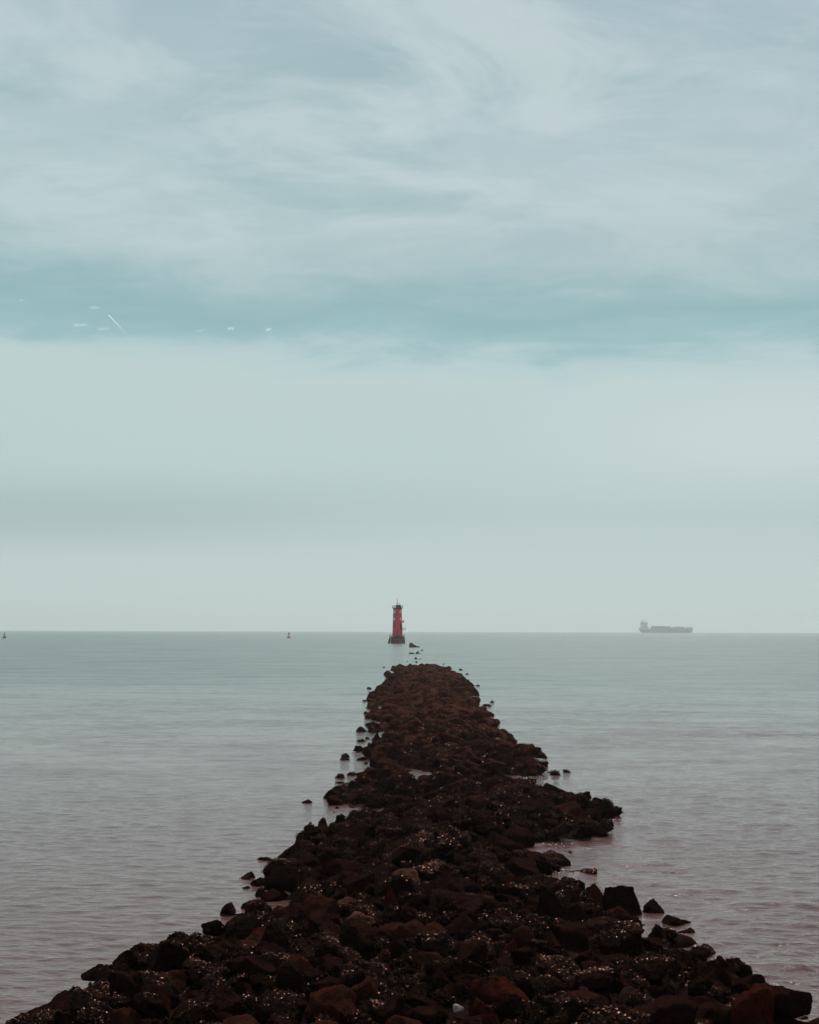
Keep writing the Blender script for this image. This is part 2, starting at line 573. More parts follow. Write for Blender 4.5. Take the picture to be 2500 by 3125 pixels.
# ------------------------------------------------------------------ breakwater plan
K = 1.4493
L_PX = [(0, 2150), (95, 2115), (190, 2085), (215, 2050), (290, 2012), (350, 1985), (455, 1955), (470, 1935), (560, 1905), (545, 1880), (560, 1850),
        (570, 1815), (590, 1795), (640, 1775), (690, 1765), (730, 1735), (760, 1712), (730, 1703), (695, 1682), (715, 1662), (735, 1645), (780, 1625),
        (790, 1610), (775, 1590), (780, 1575), (792, 1560), (785, 1540), (790, 1520), (778, 1505), (785, 1485), (780, 1470), (800, 1450), (818, 1440),
        (815, 1425), (825, 1412), (838, 1402)]
R_PX = [(1690, 2150), (1660, 2110), (1600, 2065), (1540, 2030), (1450, 2005), (1410, 1975), (1395, 1950), (1350, 1915), (1270, 1893), (1160, 1870),
        (1150, 1840), (1175, 1815), (1110, 1800), (1085, 1785), (1120, 1770), (1240, 1758), (1285, 1735), (1290, 1705), (1240, 1690), (1190, 1670),
        (1100, 1650), (1130, 1625), (1150, 1605), (1130, 1585), (1090, 1565), (1060, 1548), (1045, 1530), (1035, 1510), (1010, 1490), (1000, 1475),
        (1000, 1455), (985, 1440), (965, 1425), (960, 1412), (930, 1402)]


def edge(tab):
    p = np.array([at(x * K, y * K, 0.10 if y < 1900 else 0.22)[:2] for x, y in tab])
    p = p[np.argsort(p[:, 1])]
    return p[:, 1], p[:, 0]


LD, LX = edge(L_PX)
RD, RX = edge(R_PX)
Y_NEAR, Y_FAR = 8.6, max(LD.max(), RD.max())
POOLS = []
for px, py, wpx, hpx, dep in [(1195, 2283, 90, 18, 0.55), (1285, 2372, 130, 24, 0.7), (1335, 2458, 110, 26, 0.75), (1115, 2422, 90, 26, 0.3), (1190, 2485, 130, 22, 0.5), (1440, 2588, 110, 16, 0.55),
                              (1530, 2382, 170, 18, 0.65), (1400, 2330, 70, 10, 0.5), (1250, 2410, 90, 14, 0.5), (1360, 2520, 90, 14, 0.5), (1190, 2235, 60, 9, 0.45), (1420, 2250, 60, 8, 0.4), (1165, 2160, 40, 6, 0.4), (1420, 2170, 50, 6, 0.4), (1640, 2590, 160, 30, 0.5), (845, 2783, 90, 18, 0.5), (905, 2738, 40, 16, 0.5), (1045, 2555, 40, 20, 0.4), (1980, 2868, 90, 26, 0.4)]:
    a, b, c = at(px, py), at(px, py + hpx), at(px + wpx / 2, py)
    POOLS.append((a[0], a[1], abs(c[0] - a[0]), abs(a[1] - b[1]), dep))


def heap(x, y):
    x = np.asarray(x, float)
    y = np.asarray(y, float)
    xl = np.interp(y, LD, LX)
    xr = np.interp(y, RD, RX)
    near = np.clip((LD.min() - y) / 8.0, 0, 1)
    xl = xl - near * 1.0
    xr = xr + near * 0.6
    u = (x - (xl + xr) / 2) / ((xr - xl) / 2)
    ly = np.log(np.maximum(y, 1.0))
    sg = np.sign(u)
    mid = np.clip((y - 28) / 15, 0, 1)
    u = u * (1 + (0.12 + 0.10 * mid) * np.sin(48 * ly + 2.0 * sg) + (0.09 + 0.06 * mid) * np.sin(103 * ly - 1.3 * sg) + 0.25 * np.clip((y - 128) / 40, 0, 1) * (0.6 + np.sin(y * 0.9 + sg)))
    hc = np.interp(y, [8, 14, 24, 45, 90, 150, Y_FAR], [0.78, 0.70, 0.52, 0.36, 0.22, 0.14, 0.04])
    ins = np.clip(1 - np.abs(u) ** 2.0, 0, 1) ** 0.75 * hc - 0.05
    out = -0.10 - np.clip(np.abs(u) - 1, 0, 9) * (xr - xl) / 2 * 0.75
    h = np.where(np.abs(u) < 1, ins, out)
    h = h + np.interp(y, [25, 60], [0.07, 0.03]) * np.sin(x * 2.3 + 0.7 * y) * np.sin(y * 1.1 + 1.7 * np.sin(x)) + 0.03 * np.sin(y * 0.53 + 2) * np.cos(x * 1.1)
    for cx, cy, rx, ry, dp in POOLS:
        h = h - dp * np.exp(-((x - cx) / rx) ** 2 - ((y - cy) / ry) ** 2)
    past = np.clip(y - Y_FAR, 0, 99)
    return np.maximum(h - past * 0.2, -1.1)


def mound():
    ys = [Y_NEAR]
    while ys[-1] < Y_FAR + 6:
        ys.append(ys[-1] + max(0.07, ys[-1] * 0.006))
    ys = np.array(ys)
    us = np.linspace(-1.35, 1.35, 170)
    Yg, U = np.meshgrid(ys, us, indexing='ij')
    xl, xr = np.interp(Yg, LD, LX), np.interp(Yg, RD, RX)
    X = (xl + xr) / 2 + U * ((xr - xl) / 2 + 0.6)
    Z = heap(X, Yg) - np.interp(Yg, [20, 60], [0.12, 0.45])
    Z += 0.05 * np.sin(X * 7.1 + 2 * np.sin(Yg * 3.3)) * np.sin(Yg * 6.3 + np.sin(X * 4)) + 0.03 * np.sin(X * 17 + Yg * 5) * np.sin(Yg * 15)
    nr, nt = Z.shape
    i0 = (np.arange(nr - 1)[:, None] * nt + np.arange(nt - 1)[None, :])
    f = np.stack([i0, i0 + 1, i0 + nt + 1, i0 + nt], -1).reshape(-1, 4)
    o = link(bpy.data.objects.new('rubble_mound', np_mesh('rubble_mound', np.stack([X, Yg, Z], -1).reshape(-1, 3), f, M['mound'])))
    tag(o, kind='structure')


mound()


# ------------------------------------------------------------------ rock shapes
def ico(n):
    bm = bmesh.new()
    bmesh.ops.create_icosphere(bm, subdivisions=n, radius=1.0)
    v = np.array([q.co[:] for q in bm.verts])
    f = np.array([[w.index for w in q.verts] for q in bm.faces])
    bm.free()
    return v / np.linalg.norm(v, axis=1)[:, None], f


ICO = {n: ico(n) for n in (3, 4, 5, 6)}


def rock_shape(seed, n, kind):
    """unit boulder: random planes cut round a lump, edges worn, surface roughened; fits the box -1..1"""
    g = np.random.default_rng(seed)
    d, f = ICO[n]
    ang = kind == 'angular'
    k = g.integers(9, 13) if ang else g.integers(10, 16)
    nn = g.normal(size=(k, 3))
    nn[:, 2] *= 0.8
    nn /= np.linalg.norm(nn, axis=1)[:, None]
    nn = np.concatenate([nn, [[0.35 * g.normal(), 0.35 * g.normal(), 1], [0, 0, -1]]])
    nn /= np.linalg.norm(nn, axis=1)[:, None]
    dd = np.concatenate([g.uniform(0.58, 1.0, k), [g.uniform(0.55, 0.85), 0.8]])
    pw = g.uniform(26, 46) if ang else g.uniform(8, 14)
    s = np.clip(d @ nn.T, 0, None) / dd
    r = ((s ** pw).sum(1) + (1 / 1.30) ** pw) ** (-1 / pw)      # no corner runs out beyond the lump
    v = d * r[:, None]
    amp = 0.028 if ang else 0.055
    for fr, a in ((2.2, 1.5), (4.5, 1.0), (9.0, 0.65), (18.0, 0.40), (36.0, 0.22)):
        if (fr > 10 and n < 5) or (fr > 20 and n < 6):
            continue
        acc = np.zeros(len(v))
        for _ in range(5):
            q = g.normal(size=3)
            q *= fr / np.linalg.norm(q)
            acc += np.abs(np.sin(v @ q + g.random() * 6.28)) - 0.64
        v = v + d * (acc * a * amp)[:, None]
    zz = np.clip((v[:, 2] - v[:, 2].min()) / np.ptp(v[:, 2]), 0, 1)
    v[:, :2] = v[:, :2] * (1 - g.uniform(0.15, 0.40) * zz ** 1.3)[:, None] + g.normal(size=2) * 0.12 * zz[:, None]
    lo, hi = v.min(0), v.max(0)
    v = (v - (lo + hi) / 2) / ((hi - lo) / 2)
    return v, f


def vert_normals(v, f):
    fn = np.cross(v[f[:, 1]] - v[f[:, 0]], v[f[:, 2]] - v[f[:, 0]])
    n = np.zeros_like(v)
    for i in range(3):
        np.add.at(n, f[:, i], fn)
    return n / (np.linalg.norm(n, axis=1)[:, None] + 1e-9)


def flakes(P, N, g, length, width, lift=0.35):
    """small strap leaves lying over a surface: two quads each"""
    m = len(P)
    rnd = g.normal(size=(m, 3))
    down = np.array([0, 0, -1.0]) + 0.9 * rnd
    t = down - (down * N).sum(1)[:, None] * N
    t /= np.linalg.norm(t, axis=1)[:, None] + 1e-9
    nn = N + 0.55 * g.normal(size=(m, 3))
    nn /= np.linalg.norm(nn, axis=1)[:, None]
    s = np.cross(t, nn)
    s /= np.linalg.norm(s, axis=1)[:, None] + 1e-9
    ln = (length * g.uniform(0.6, 1.4, m))[:, None] if np.ndim(length) == 0 else (length * g.uniform(0.6, 1.4, m))[:, None]
    w = (width * g.uniform(0.7, 1.3, m))[:, None]
    up = N * (lift * g.uniform(0.1, 1.0, m))[:, None] * ln
    a = P + N * 0.004
    b = a + t * ln * 0.5 + up * 0.8
    c = a + t * ln + up * 0.25
    V = np.stack([a - s * w * .4, a + s * w * .4, b + s * w * .6, b - s * w * .6, c + s * w * .25, c - s * w * .25], 1).reshape(-1, 3)
    o = np.arange(m)[:, None] * 6
    Fq = np.concatenate([o + np.array([[0, 1, 2, 3]]), o + np.array([[3, 2, 4, 5]])])
    return V, Fq


NP = 12
PROTO = {'angular': [], 'rounded': []}
WEED = []
for i in range(NP):
    for kind, base_seed in (('angular', 100), ('rounded', 300)):
        v, f = rock_shape(base_seed + i, 6, kind)
        PROTO[kind].append((v, f))
    v, f = PROTO['rounded'][i]
    nrm = vert_normals(v, f)
    g = np.random.default_rng(900 + i)
    patchy = np.sin(v[:, 0] * 2.1 + i) + np.sin(v[:, 1] * 2.7 + 2 * i) + 1.6 * v[:, 2]
    ok = np.where((nrm[:, 2] > -0.05) & (patchy > g.uniform(0.3, 1.0)))[0]
    pick = g.choice(ok, 3400)
    jit = g.normal(size=(len(pick), 3)) * 0.02
    WEED.append(flakes(v[pick] + jit, nrm[pick], g, 0.12, 0.055, 0.45))
PROTO_ME = {}
WEED_ME = [np_mesh('seaweed', V, Fq, M['weed'], smooth=False) for V, Fq in WEED]


def rock_mesh(shape, i, mat):
    key = (shape, i, mat)
    if key not in PROTO_ME:
        v, f = PROTO[shape][i]
        PROTO_ME[key] = np_mesh('boulder', v, f, M[mat])
    return PROTO_ME[key]


# ------------------------------------------------------------------ boulders read off the photograph, and the fill between them
# (x centre, y of its foot, width, height in photograph pixels, look, landmark phrase)
E = [
    (690, 2788, 54, 28, 'weed'), (758, 2781, 54, 25, 'weed'), (980, 2806, 150, 60, 'bare', 'the long brown block'), (1100, 2811, 90, 22, 'pale', 'the flat tan slab'),
    (825, 2838, 150, 38, 'bare'), (715, 2840, 95, 46, 'dark'), (634, 2882, 70, 40, 'weed'), (890, 3022, 100, 70, 'weedlit', 'the glistening weed dome'), (695, 3098, 185, 65, 'dark'),
    (1005, 3098, 165, 72, 'bare'), (1108, 3052, 100, 60, 'bare'), (1190, 3130, 90, 75, 'dark'), (672, 2938, 75, 42, 'bare'), (780, 2992, 130, 60, 'dark'),
    (1120, 2895, 170, 68, 'dark', 'the broad black hump'), (845, 2905, 100, 72, 'weed'),
    (150, 3160, 240, 105, 'dark', 'the bottom left corner boulder'), (300, 3088, 200, 68, 'weed'), (458, 3094, 112, 76, 'bare', 'the brown peaked boulder'), (450, 2975, 190, 72, 'weed', 'the weedy left shore hump'),
    (345, 3025, 120, 68, 'weed'), (555, 2905, 110, 48, 'weed'), (490, 2925, 75, 38, 'dark'), (510, 3010, 110, 40, 'bare'), (272, 3018, 24, 16, 'weed'), (560, 3110, 110, 50, 'weed'), (365, 3125, 120, 38, 'bare'),
    (1895, 2800, 132, 85, 'dark', 'the tall black shore boulder'), (1810, 2765, 60, 45, 'bare'), (1996, 2793, 68, 38, 'weed'), (2073, 2830, 100, 30, 'dark', 'the low awash black rock'), (2103, 2859, 55, 22, 'dark'),
    (2072, 2885, 75, 28, 'weed'), (1873, 2848, 42, 24, 'pale'), (1820, 2805, 60, 32, 'pale'), (1880, 2895, 125, 50, 'dark'), (1852, 2902, 100, 26, 'bare'), (2010, 2905, 70, 70, 'weed'),
    (2168, 2918, 90, 28, 'weed'), (2095, 2945, 120, 45, 'weed'), (2157, 3003, 150, 62, 'dark'), (2262, 3015, 98, 70, 'weed', 'the weedy right shore rock'), (2337, 3013, 56, 22, 'weed'), (2366, 3066, 106, 46, 'dark'),
    (2315, 3072, 95, 58, 'dark'), (2303, 3130, 155, 106, 'rust', 'the big rust red block'), (2138, 3092, 108, 44, 'rust'), (1940, 3076, 95, 54, 'pale', 'the pale peaked boulder'), (2010, 3068, 66, 50, 'dark'),
    (2015, 3140, 270, 78, 'dark', 'the broad bottom edge slab'), (2236, 3140, 145, 50, 'dark'), (2030, 3002, 155, 58, 'dark'), (2165, 3045, 145, 42, 'weed'), (2465, 3125, 60, 18, 'weed'), (2398, 3103, 38, 14, 'weed'),
    (1262, 2868, 135, 50, 'bare'), (1403, 2832, 95, 38, 'bare'), (1600, 2878, 100, 46, 'bare', 'the brown dome'), (1685, 2880, 48, 34, 'bare'), (1552, 2913, 55, 34, 'rust', 'the orange shard'), (1600, 2935, 110, 38, 'dark'),
    (1311, 2966, 52, 20, 'pale', 'the small tan shard'), (1530, 3064, 180, 72, 'rust', 'the red brown slab'), (1350, 3018, 95, 52, 'dark'), (1401, 3089, 40, 30, 'white', 'the white stone'), (1473, 3102, 75, 45, 'rust'), (1485, 3140, 95, 38, 'rust'),
    (1690, 3028, 125, 40, 'weed'), (1692, 2812, 115, 92, 'dark', 'the black mid heap boulder'), (1785, 3042, 40, 26, 'pale'), (1680, 3095, 120, 45, 'weed'), (1820, 3100, 100, 45, 'dark'), (1270, 3050, 90, 40, 'weed'), (1290, 3120, 130, 40, 'dark'),
    (1200, 2784, 60, 66, 'rust', 'the orange topped rock'), (905, 2624, 140, 50, 'dark'), (1025, 2650, 115, 52, 'weed', 'the domed weedy boulder'), (985, 2549, 44, 48, 'bare', 'the upright left water rock'), (943, 2544, 46, 24, 'weed'), (1018, 2541, 32, 27, 'weed'), (985, 2563, 45, 20, 'dark'),
    (941, 2518, 24, 8, 'weed'), (810, 2631, 62, 13, 'weed'), (749, 2690, 58, 24, 'weed'), (751, 2718, 48, 12, 'dark'), (790, 2741, 52, 28, 'weed'), (791, 2710, 74, 28, 'dark'), (860, 2690, 112, 40, 'dark'), (900, 2660, 55, 42, 'dark'),
    (1040, 2520, 42, 30, 'dark'), (1113, 2520, 95, 36, 'dark'), (1228, 2505, 48, 38, 'dark'), (1035, 2695, 112, 28, 'dark'), (1640, 2770, 60, 30, 'bare'), (1520, 2790, 130, 42, 'dark'), (1350, 2770, 90, 46, 'weed'),
    (1148, 2265, 34, 27, 'dark'), (1123, 2257, 17, 8, 'dark'), (1130, 2274, 19, 7, 'dark'), (1150, 2306, 52, 36, 'dark', 'the blocky left notch rock'), (1095, 2296, 38, 19, 'dark'), (1110, 2304, 24, 15, 'dark'), (1111, 2336, 22, 9, 'dark'), (1122, 2351, 20, 9, 'weed'),
    (1152, 2340, 46, 27, 'dark'), (1110, 2381, 60, 18, 'dark'), (1172, 2374, 64, 24, 'dark'), (1092, 2410, 68, 25, 'dark'), (1035, 2395, 30, 8, 'weed'), (1015, 2442, 70, 30, 'dark', 'the outermost left rock'), (1040, 2455, 50, 26, 'weed'),
    (1140, 2458, 64, 34, 'dark'), (1222, 2475, 110, 42, 'dark', 'the long poolside boulder'), (1180, 2406, 50, 28, 'weed'), (1140, 2425, 56, 17, 'weed'), (1308, 2447, 70, 30, 'dark'), (1370, 2478, 42, 36, 'dark'), (1026, 2472, 20, 9, 'dark'), (1019, 2484, 13, 5, 'dark'), (1084, 2488, 28, 13, 'weed'),
    (1658, 2316, 45, 19, 'weed', 'the small right side skerry'), (1699, 2362, 40, 9, 'weed'), (1583, 2289, 29, 18, 'dark'), (1592, 2345, 60, 45, 'dark'), (1650, 2345, 52, 18, 'weed'), (1577, 2413, 54, 26, 'dark'), (1695, 2430, 74, 36, 'dark'), (1733, 2446, 54, 26, 'dark'),
    (1780, 2442, 56, 24, 'weed'), (1848, 2498, 62, 48, 'weed', 'the outermost right bulge boulder'), (1730, 2497, 118, 45, 'bare', 'the long square block'), (1624, 2480, 100, 34, 'dark'), (1800, 2487, 36, 30, 'dark'), (1828, 2557, 56, 40, 'weed'), (1626, 2548, 96, 46, 'weed'),
    (1732, 2553, 100, 42, 'dark'), (1585, 2576, 108, 42, 'dark'), (1702, 2576, 24, 16, 'dark'), (1527, 2595, 62, 46, 'dark', 'the humped inlet head rock'), (1459, 2586, 64, 22, 'dark'), (1688, 2613, 66, 13, 'weed'), (1736, 2610, 32, 10, 'weed'), (1593, 2621, 98, 36, 'weed'),
    (1778, 2681, 98, 24, 'weed', 'the flat rock under wavelet'), (1690, 2650, 110, 38, 'weed'), (1421, 2095, 30, 19, 'dark', 'the far right peaked rock'), (1396, 2073, 17, 7, 'dark'), (1408, 2047, 15, 6, 'dark'), (1420, 2107, 16, 5, 'dark'), (1172, 2039, 9, 4, 'dark'),
    (1135, 2193, 28, 17, 'dark', 'the far left pointed rock'), (1131, 2138, 26, 18, 'dark'), (1190, 2070, 32, 16, 'bare'), (1457, 2195, 36, 13, 'dark'), (1455, 2140, 20, 12, 'dark'), (1485, 2157, 35, 8, 'weed'), (1445, 2153, 36, 24, 'bare'), (1112, 2142, 16, 6, 'dark'), (1385, 2062, 30, 10, 'dark'),
]
ROCKS = []                        # dicts: centre, half sizes, rotation, look, shape, proto
taken = []
for e in E:
    px, py, wpx, hpx, look = e[:5]
    z = 0.0
    for _ in range(6):
        c = at(px, py, z)
        z = float(np.clip(heap(c[0], c[1]) - 0.02, -0.03, 0.9))
    c = at(px, py, z)
    d = float(np.hypot(c[1], CAM_H - z))
    a = wpx * d / F / 2
    g = rng
    b = a * g.uniform(0.75, 1.05)
    dip = (CAM_H - z) / d
    hh = 1.12 * max(hpx * d / F - 0.55 * b * dip, 0.35 * hpx * d / F, 0.05)
    ch = hh * 0.72 + 0.04
    ROCKS.append(dict(c=np.array([c[0], c[1] + b * 0.75, z + hh - ch]), s=np.array([a, b, ch]), rz=g.uniform(-0.35, 0.35) + (math.pi if g.random() < .5 else 0), tilt=(0.0, 0.0),
                      look=look, mark=e[5] if len(e) > 5 else None, px=px, py=py - hpx / 2, w=wpx, h=hpx, ex=True, d=d))
    if look == 'white':
        ROCKS[-1]['c'][2] += 0.03
        ROCKS[-1]['s'] = np.array([a, a * 0.8, a * 0.62])
        ROCKS[-1]['tilt'] = (0.15, 0.25)
        taken.append((c[0] + 0.02, c[1] - 0.22, 0.20))
    taken.append((c[0], c[1] + b * 0.75, max(a, b) * 0.95))

# fill by throwing darts; a grid keeps neighbours apart
cells = {}


def put(x, y, r):
    cells.setdefault((int(x // 1.0), int(y // 1.0)), []).append((x, y, r))


def free(x, y, r, k):
    i, j = int(x // 1.0), int(y // 1.0)
    for a in range(i - 2, i + 3):
        for b in range(j - 2, j + 3):
            for (u, v, q) in cells.get((a, b), ()):
                if (u - x) ** 2 + (v - y) ** 2 < (k * (q + r)) ** 2:
                    return False
    return True


for q in taken:
    put(*q)
fill = []
for (rmin, rmax, tries, k) in ((0.22, 0.32, 8000, 0.95), (0.15, 0.22, 28000, 0.82), (0.09, 0.15, 42000, 0.80)):
    ys = Y_NEAR + 0.2 + (Y_FAR - Y_NEAR) * rng.random(tries)
    us = rng.uniform(-1.35, 1.35, tries)
    rr = rng.uniform(rmin, rmax, tries) * np.interp(ys, [10, 30, 60, 100, 165], [1.0, 1.1, 1.6, 1.85, 1.7])
    xl, xr = np.interp(ys, LD, LX), np.interp(ys, RD, RX)
    nr_ = np.clip((LD.min() - ys) / 8.0, 0, 1)
    xs = (xl + xr) / 2 + us * ((xr - xl) / 2 + nr_ * 0.8)
    hs = heap(xs, ys)
    for x, y, r, u, h in zip(xs, ys, rr, us, hs):
        if abs(u) > 1.03:         # stray stones awash beside the heap
            if r > 0.24 or h < -0.30 or y < 24 or rng.random() > (0.04 if y < 60 else 0.02):
                continue
            h = -0.02
        if h < -0.16 or (abs(u) > 0.9 and r > 0.22 * max(1.0, y / 50)):
            continue
        if y > 60 and r < 0.20:
            continue
        if y > 128 and rng.random() < 0.30:      # the tip is broken up
            continue
        if rmax < 0.16 and y > 32 and rng.random() < 0.55:
            continue
        kk = k if h > 0 else k * 1.35
        if free(x, y, r, kk):
            put(x, y, r)
            fill.append((x, y, r, h))
for x, y, r, h in fill:
    g = rng
    asp = g.uniform(0.45, 0.8) if y < 45 else g.uniform(0.55, 0.9)
    s = np.array([r * g.uniform(0.9, 1.25), r * g.uniform(0.8, 1.1), r * asp])
    z = h + s[2] * (g.uniform(-0.42, 0.20) if y < 45 else g.uniform(-0.50, 0.32) if y < 110 else g.uniform(-0.70, 0.20))
    u = g.random()
    near = y < 60
    if near:
        look = 'weed' if u < 0.60 else 'dark' if u < 0.86 else 'bare' if u < 0.975 else 'rust' if u < 0.985 else 'pale'
    else:
        look = 'dark' if u < 0.5 else 'bare' if u < 0.97 else 'pale'
    q = np.array([x, y, z + s[2] * 0.5])
    loc = R3.T @ (q - np.array([0, 0, CAM_H]))
    ROCKS.append(dict(c=np.array([x, y, z]), s=s, rz=g.uniform(0, 6.28), tilt=(g.normal() * 0.30, g.normal() * 0.30), look=look, mark=None,
                      px=1250 - F * loc[0] / loc[2], py=1562.5 + F * loc[1] / loc[2], w=2 * s[0] * F / y, h=1.5 * s[2] * F / y, ex=False, d=y))

for q in ROCKS:
    q['shape'] = 'rounded' if q['look'] in ('weed', 'weedlit') else 'angular' if q['look'] != 'dark' else ('angular' if rng.random() < 0.72 else 'rounded')
    q['i'] = int(rng.integers(NP))
    seen = 0 < q['px'] < 2500 and q['py'] < 3125 + q['h'] * 0.4
    q['area'] = (q['w'] * q['h'] if seen else 0) + (1e7 if q['ex'] else 0)
ROCKS.sort(key=lambda q: -q['area'])
ONE = ROCKS[:292]
REST = ROCKS[292:]

# labels: look, shape and where it lies from the nearest landmark
MARKS = [q for q in ONE if q['mark']]
LOOKW = {'weed': 'weed covered', 'weedlit': 'weed covered', 'dark': 'black wet', 'bare': 'bare brown', 'rust': 'rust red', 'pale': 'pale tan', 'white': 'white'}


def label_of(q):
    ratio = q['h'] / q['w']
    shp = 'flat' if ratio < 0.36 else 'tall' if ratio > 0.62 else ('rounded' if q['shape'] == 'rounded' else 'angular')
    size = 'large' if q['w'] > 110 else 'small' if q['w'] < 45 else ''
    near = min(MARKS, key=lambda m_: ((m_['px'] - q['px']) / 1.0) ** 2 + ((m_['py'] - q['py']) * 1.6) ** 2 if m_ is not q else 1e18)
    ddx, ddy = q['px'] - near['px'], q['py'] - near['py']
    fb = '' if abs(ddy) < 0.35 * abs(ddx) else ('behind' if ddy < 0 else 'in front of')
    lr = '' if abs(ddx) < 0.4 * abs(ddy) else ('left of' if ddx < 0 else 'right of')
    if fb and lr:
        rel = ('behind and ' if fb == 'behind' else 'before and ') + lr
    else:
        rel = fb or lr or 'beside'
    return ' '.join(w for w in (size, LOOKW[q['look']], shp) if w), rel, near['mark'], math.hypot(ddx, ddy * 1.6)


ORD = ['', 'second ', 'third ', 'fourth ', 'fifth ', 'sixth ', 'seventh ', 'eighth ', 'ninth ']
own = {'the white stone': 'small white angular stone lying bright among dark weed',
       'the flat tan slab': 'flat tan slab of rock lying bare among black boulders'}
by = {}
for q in ONE:
    if q['mark']:
        lk = LOOKW[q['look']]
        nm = q['mark'].replace('the ', '', 1)
        q['label'] = own.get(q['mark'], nm + ', ' + lk + ' stone of the breakwater')
        continue
    a, rel, mk, dist = label_of(q)
    by.setdefault((a, rel, mk), []).append((dist, q))
for (a, rel, mk), lst in by.items():
    lst.sort(key=lambda w: w[0])
    for i, (dist, q) in enumerate(lst):
        q['label'] = f'{ORD[min(i, 8)]}{a} boulder {rel} {mk}'

for q in ONE:
    mat = {'weed': 'dark', 'weedlit': 'dark'}.get(q['look'], q['look'])
    ob = bpy.data.objects.new('white_stone' if q['look'] == 'white' else 'boulder', rock_mesh(q['shape'], q['i'], mat))
    link(ob)
    ob.location = q['c']
    ob.scale = q['s']
    ob.rotation_euler = (q['tilt'][0], q['tilt'][1], q['rz'])
    tag(ob, q['label'], 'stone' if q['look'] == 'white' else 'boulder', None if q['look'] == 'white' else 'boulders of the breakwater')
    if q['look'] in ('weed', 'weedlit') and q['d'] < 70:
        wd = bpy.data.objects.new('seaweed', WEED_ME[q['i']])
        link(wd, ob)

# the rest of the rubble as one mass, and the loose weed lying over it
LOW = {}
for shape, bs in (('angular', 100), ('rounded', 300)):
    for i in range(NP):
        for n in (3, 4, 5):
            LOW[(shape, i, n)] = rock_shape(bs + i, n, shape)
VV, FF, off = [], [], 0
WP, WN, WL = [], [], []
for q in REST:
    n = 5 if q['d'] < 18 else 4 if q['d'] < 120 else 3
    v, f = LOW[(q['shape'], q['i'], n)]
    Rm = np.array(Euler((q['tilt'][0], q['tilt'][1], q['rz'])).to_matrix())
    w = (v * q['s']) @ Rm.T + q['c']
    VV.append(w)
    FF.append(f + off)
    off += len(w)
    if q['look'] == 'weed' and q['d'] < 60:
        nv = vert_normals(w, f)
        ok = np.where(nv[:, 2] > 0.1)[0]
        cnt = int(700 * min(1.0, 16.0 / q['d']) * q['s'][0] / 0.25)
        pk = rng.choice(ok, cnt)
        WP.append(w[pk] + rng.normal(size=(cnt, 3)) * 0.012)
        WN.append(nv[pk])
        WL.append(np.full(cnt, 0.026 * max(1.0, q['d'] / 22)))
rub = link(bpy.data.objects.new('rubble', np_mesh('rubble', np.concatenate(VV), np.concatenate(FF), M['far'])))
tag(rub, 'mass of small dark stones filling the breakwater', kind='stuff')
# weed in the hollows of the mound
cnt = 80000
ys = 10 + 32 * rng.random(cnt) ** 1.5
us = rng.uniform(-0.98, 0.98, cnt)
xl, xr = np.interp(ys, LD, LX), np.interp(ys, RD, RX)
xs = (xl + xr) / 2 + us * (xr - xl) / 2
keep = (np.sin(xs * 1.7 + ys) + np.sin(ys * 1.9 - xs) > 0.1)
xs, ys = xs[keep], ys[keep]
zs = heap(xs, ys) - 0.03
ws = at(1401, 3089, 0.6)
keep = (zs > -0.03) & (np.hypot(xs - ws[0], ys - ws[1]) > 0.22)
xs, ys, zs = xs[keep], ys[keep], zs[keep]
WP.append(np.stack([xs, ys, zs + 0.03 * rng.random(len(xs))], -1))
WN.append(np.tile([[0.0, -0.15, 0.98]], (len(xs), 1)))
WL.append(0.028 * np.maximum(1.0, ys / 22))
WPa, WNa, WLa = np.concatenate(WP), np.concatenate(WN), np.concatenate(WL)
V, Fq = flakes(WPa, WNa, rng, WLa, 0.42 * WLa, 0.5)
sw = link(bpy.data.objects.new('loose_seaweed', np_mesh('loose_seaweed', V, Fq, M['weed'], smooth=False)))
tag(sw, 'wet brown seaweed lying over the breakwater rubble', kind='stuff')


# foam and splash where the ripples meet the stones
def foam():
    b = MB()
    g = random.Random(5)
    d0, f0 = ICO[3]
    VV, FF, off = [], [], 0
    for (px, py, wpx, hpx, n) in [(1845, 2510, 110, 14, 60), (1900, 2502, 90, 6, 30), (1875, 2527, 90, 6, 25), (1700, 2656, 26, 14, 30), (1665, 2672, 30, 6, 25), (1640, 2372, 60, 8, 25), (1815, 2436, 14, 8, 14), (1530, 2382, 60, 5, 14),
                                  (2290, 2975, 30, 10, 16), (2420, 3060, 20, 16, 14), (1120, 2424, 60, 8, 30), (1078, 2294, 8, 3, 8), (1440, 2095, 36, 3, 16), (1470, 2155, 30, 4, 14), (1500, 2232, 16, 5, 10), (1560, 2258, 14, 5, 8), (400, 2913, 50, 5, 16), (1650, 2318, 40, 4, 14),
                                  (1700, 2575, 90, 5, 12), (1985, 2870, 60, 12, 16), (2150, 2718, 60, 2, 9), (2400, 2756, 120, 3, 12), (640, 2866, 60, 8, 16)]:
        for _ in range(n):
            c = at(px + g.gauss(0, .4) * wpx, py + g.gauss(0, .4) * hpx, 0.015)
            s = c[1] / F * g.uniform(0.5, 1.7)
            VV.append(d0 * np.array([s * g.uniform(1, 2.4), s * 1.5, s * 0.5]) * (1 + 0.25 * np.sin(d0[:, :1] * 5 + g.random() * 6)) + c)
            FF.append(f0 + off)
            off += len(d0)
    o = link(bpy.data.objects.new('sea_foam', np_mesh('sea_foam', np.concatenate(VV), np.concatenate(FF), M['foam'])))
    tag(o, 'white foam flecks where ripples break on the rocks', kind='stuff')


foam()


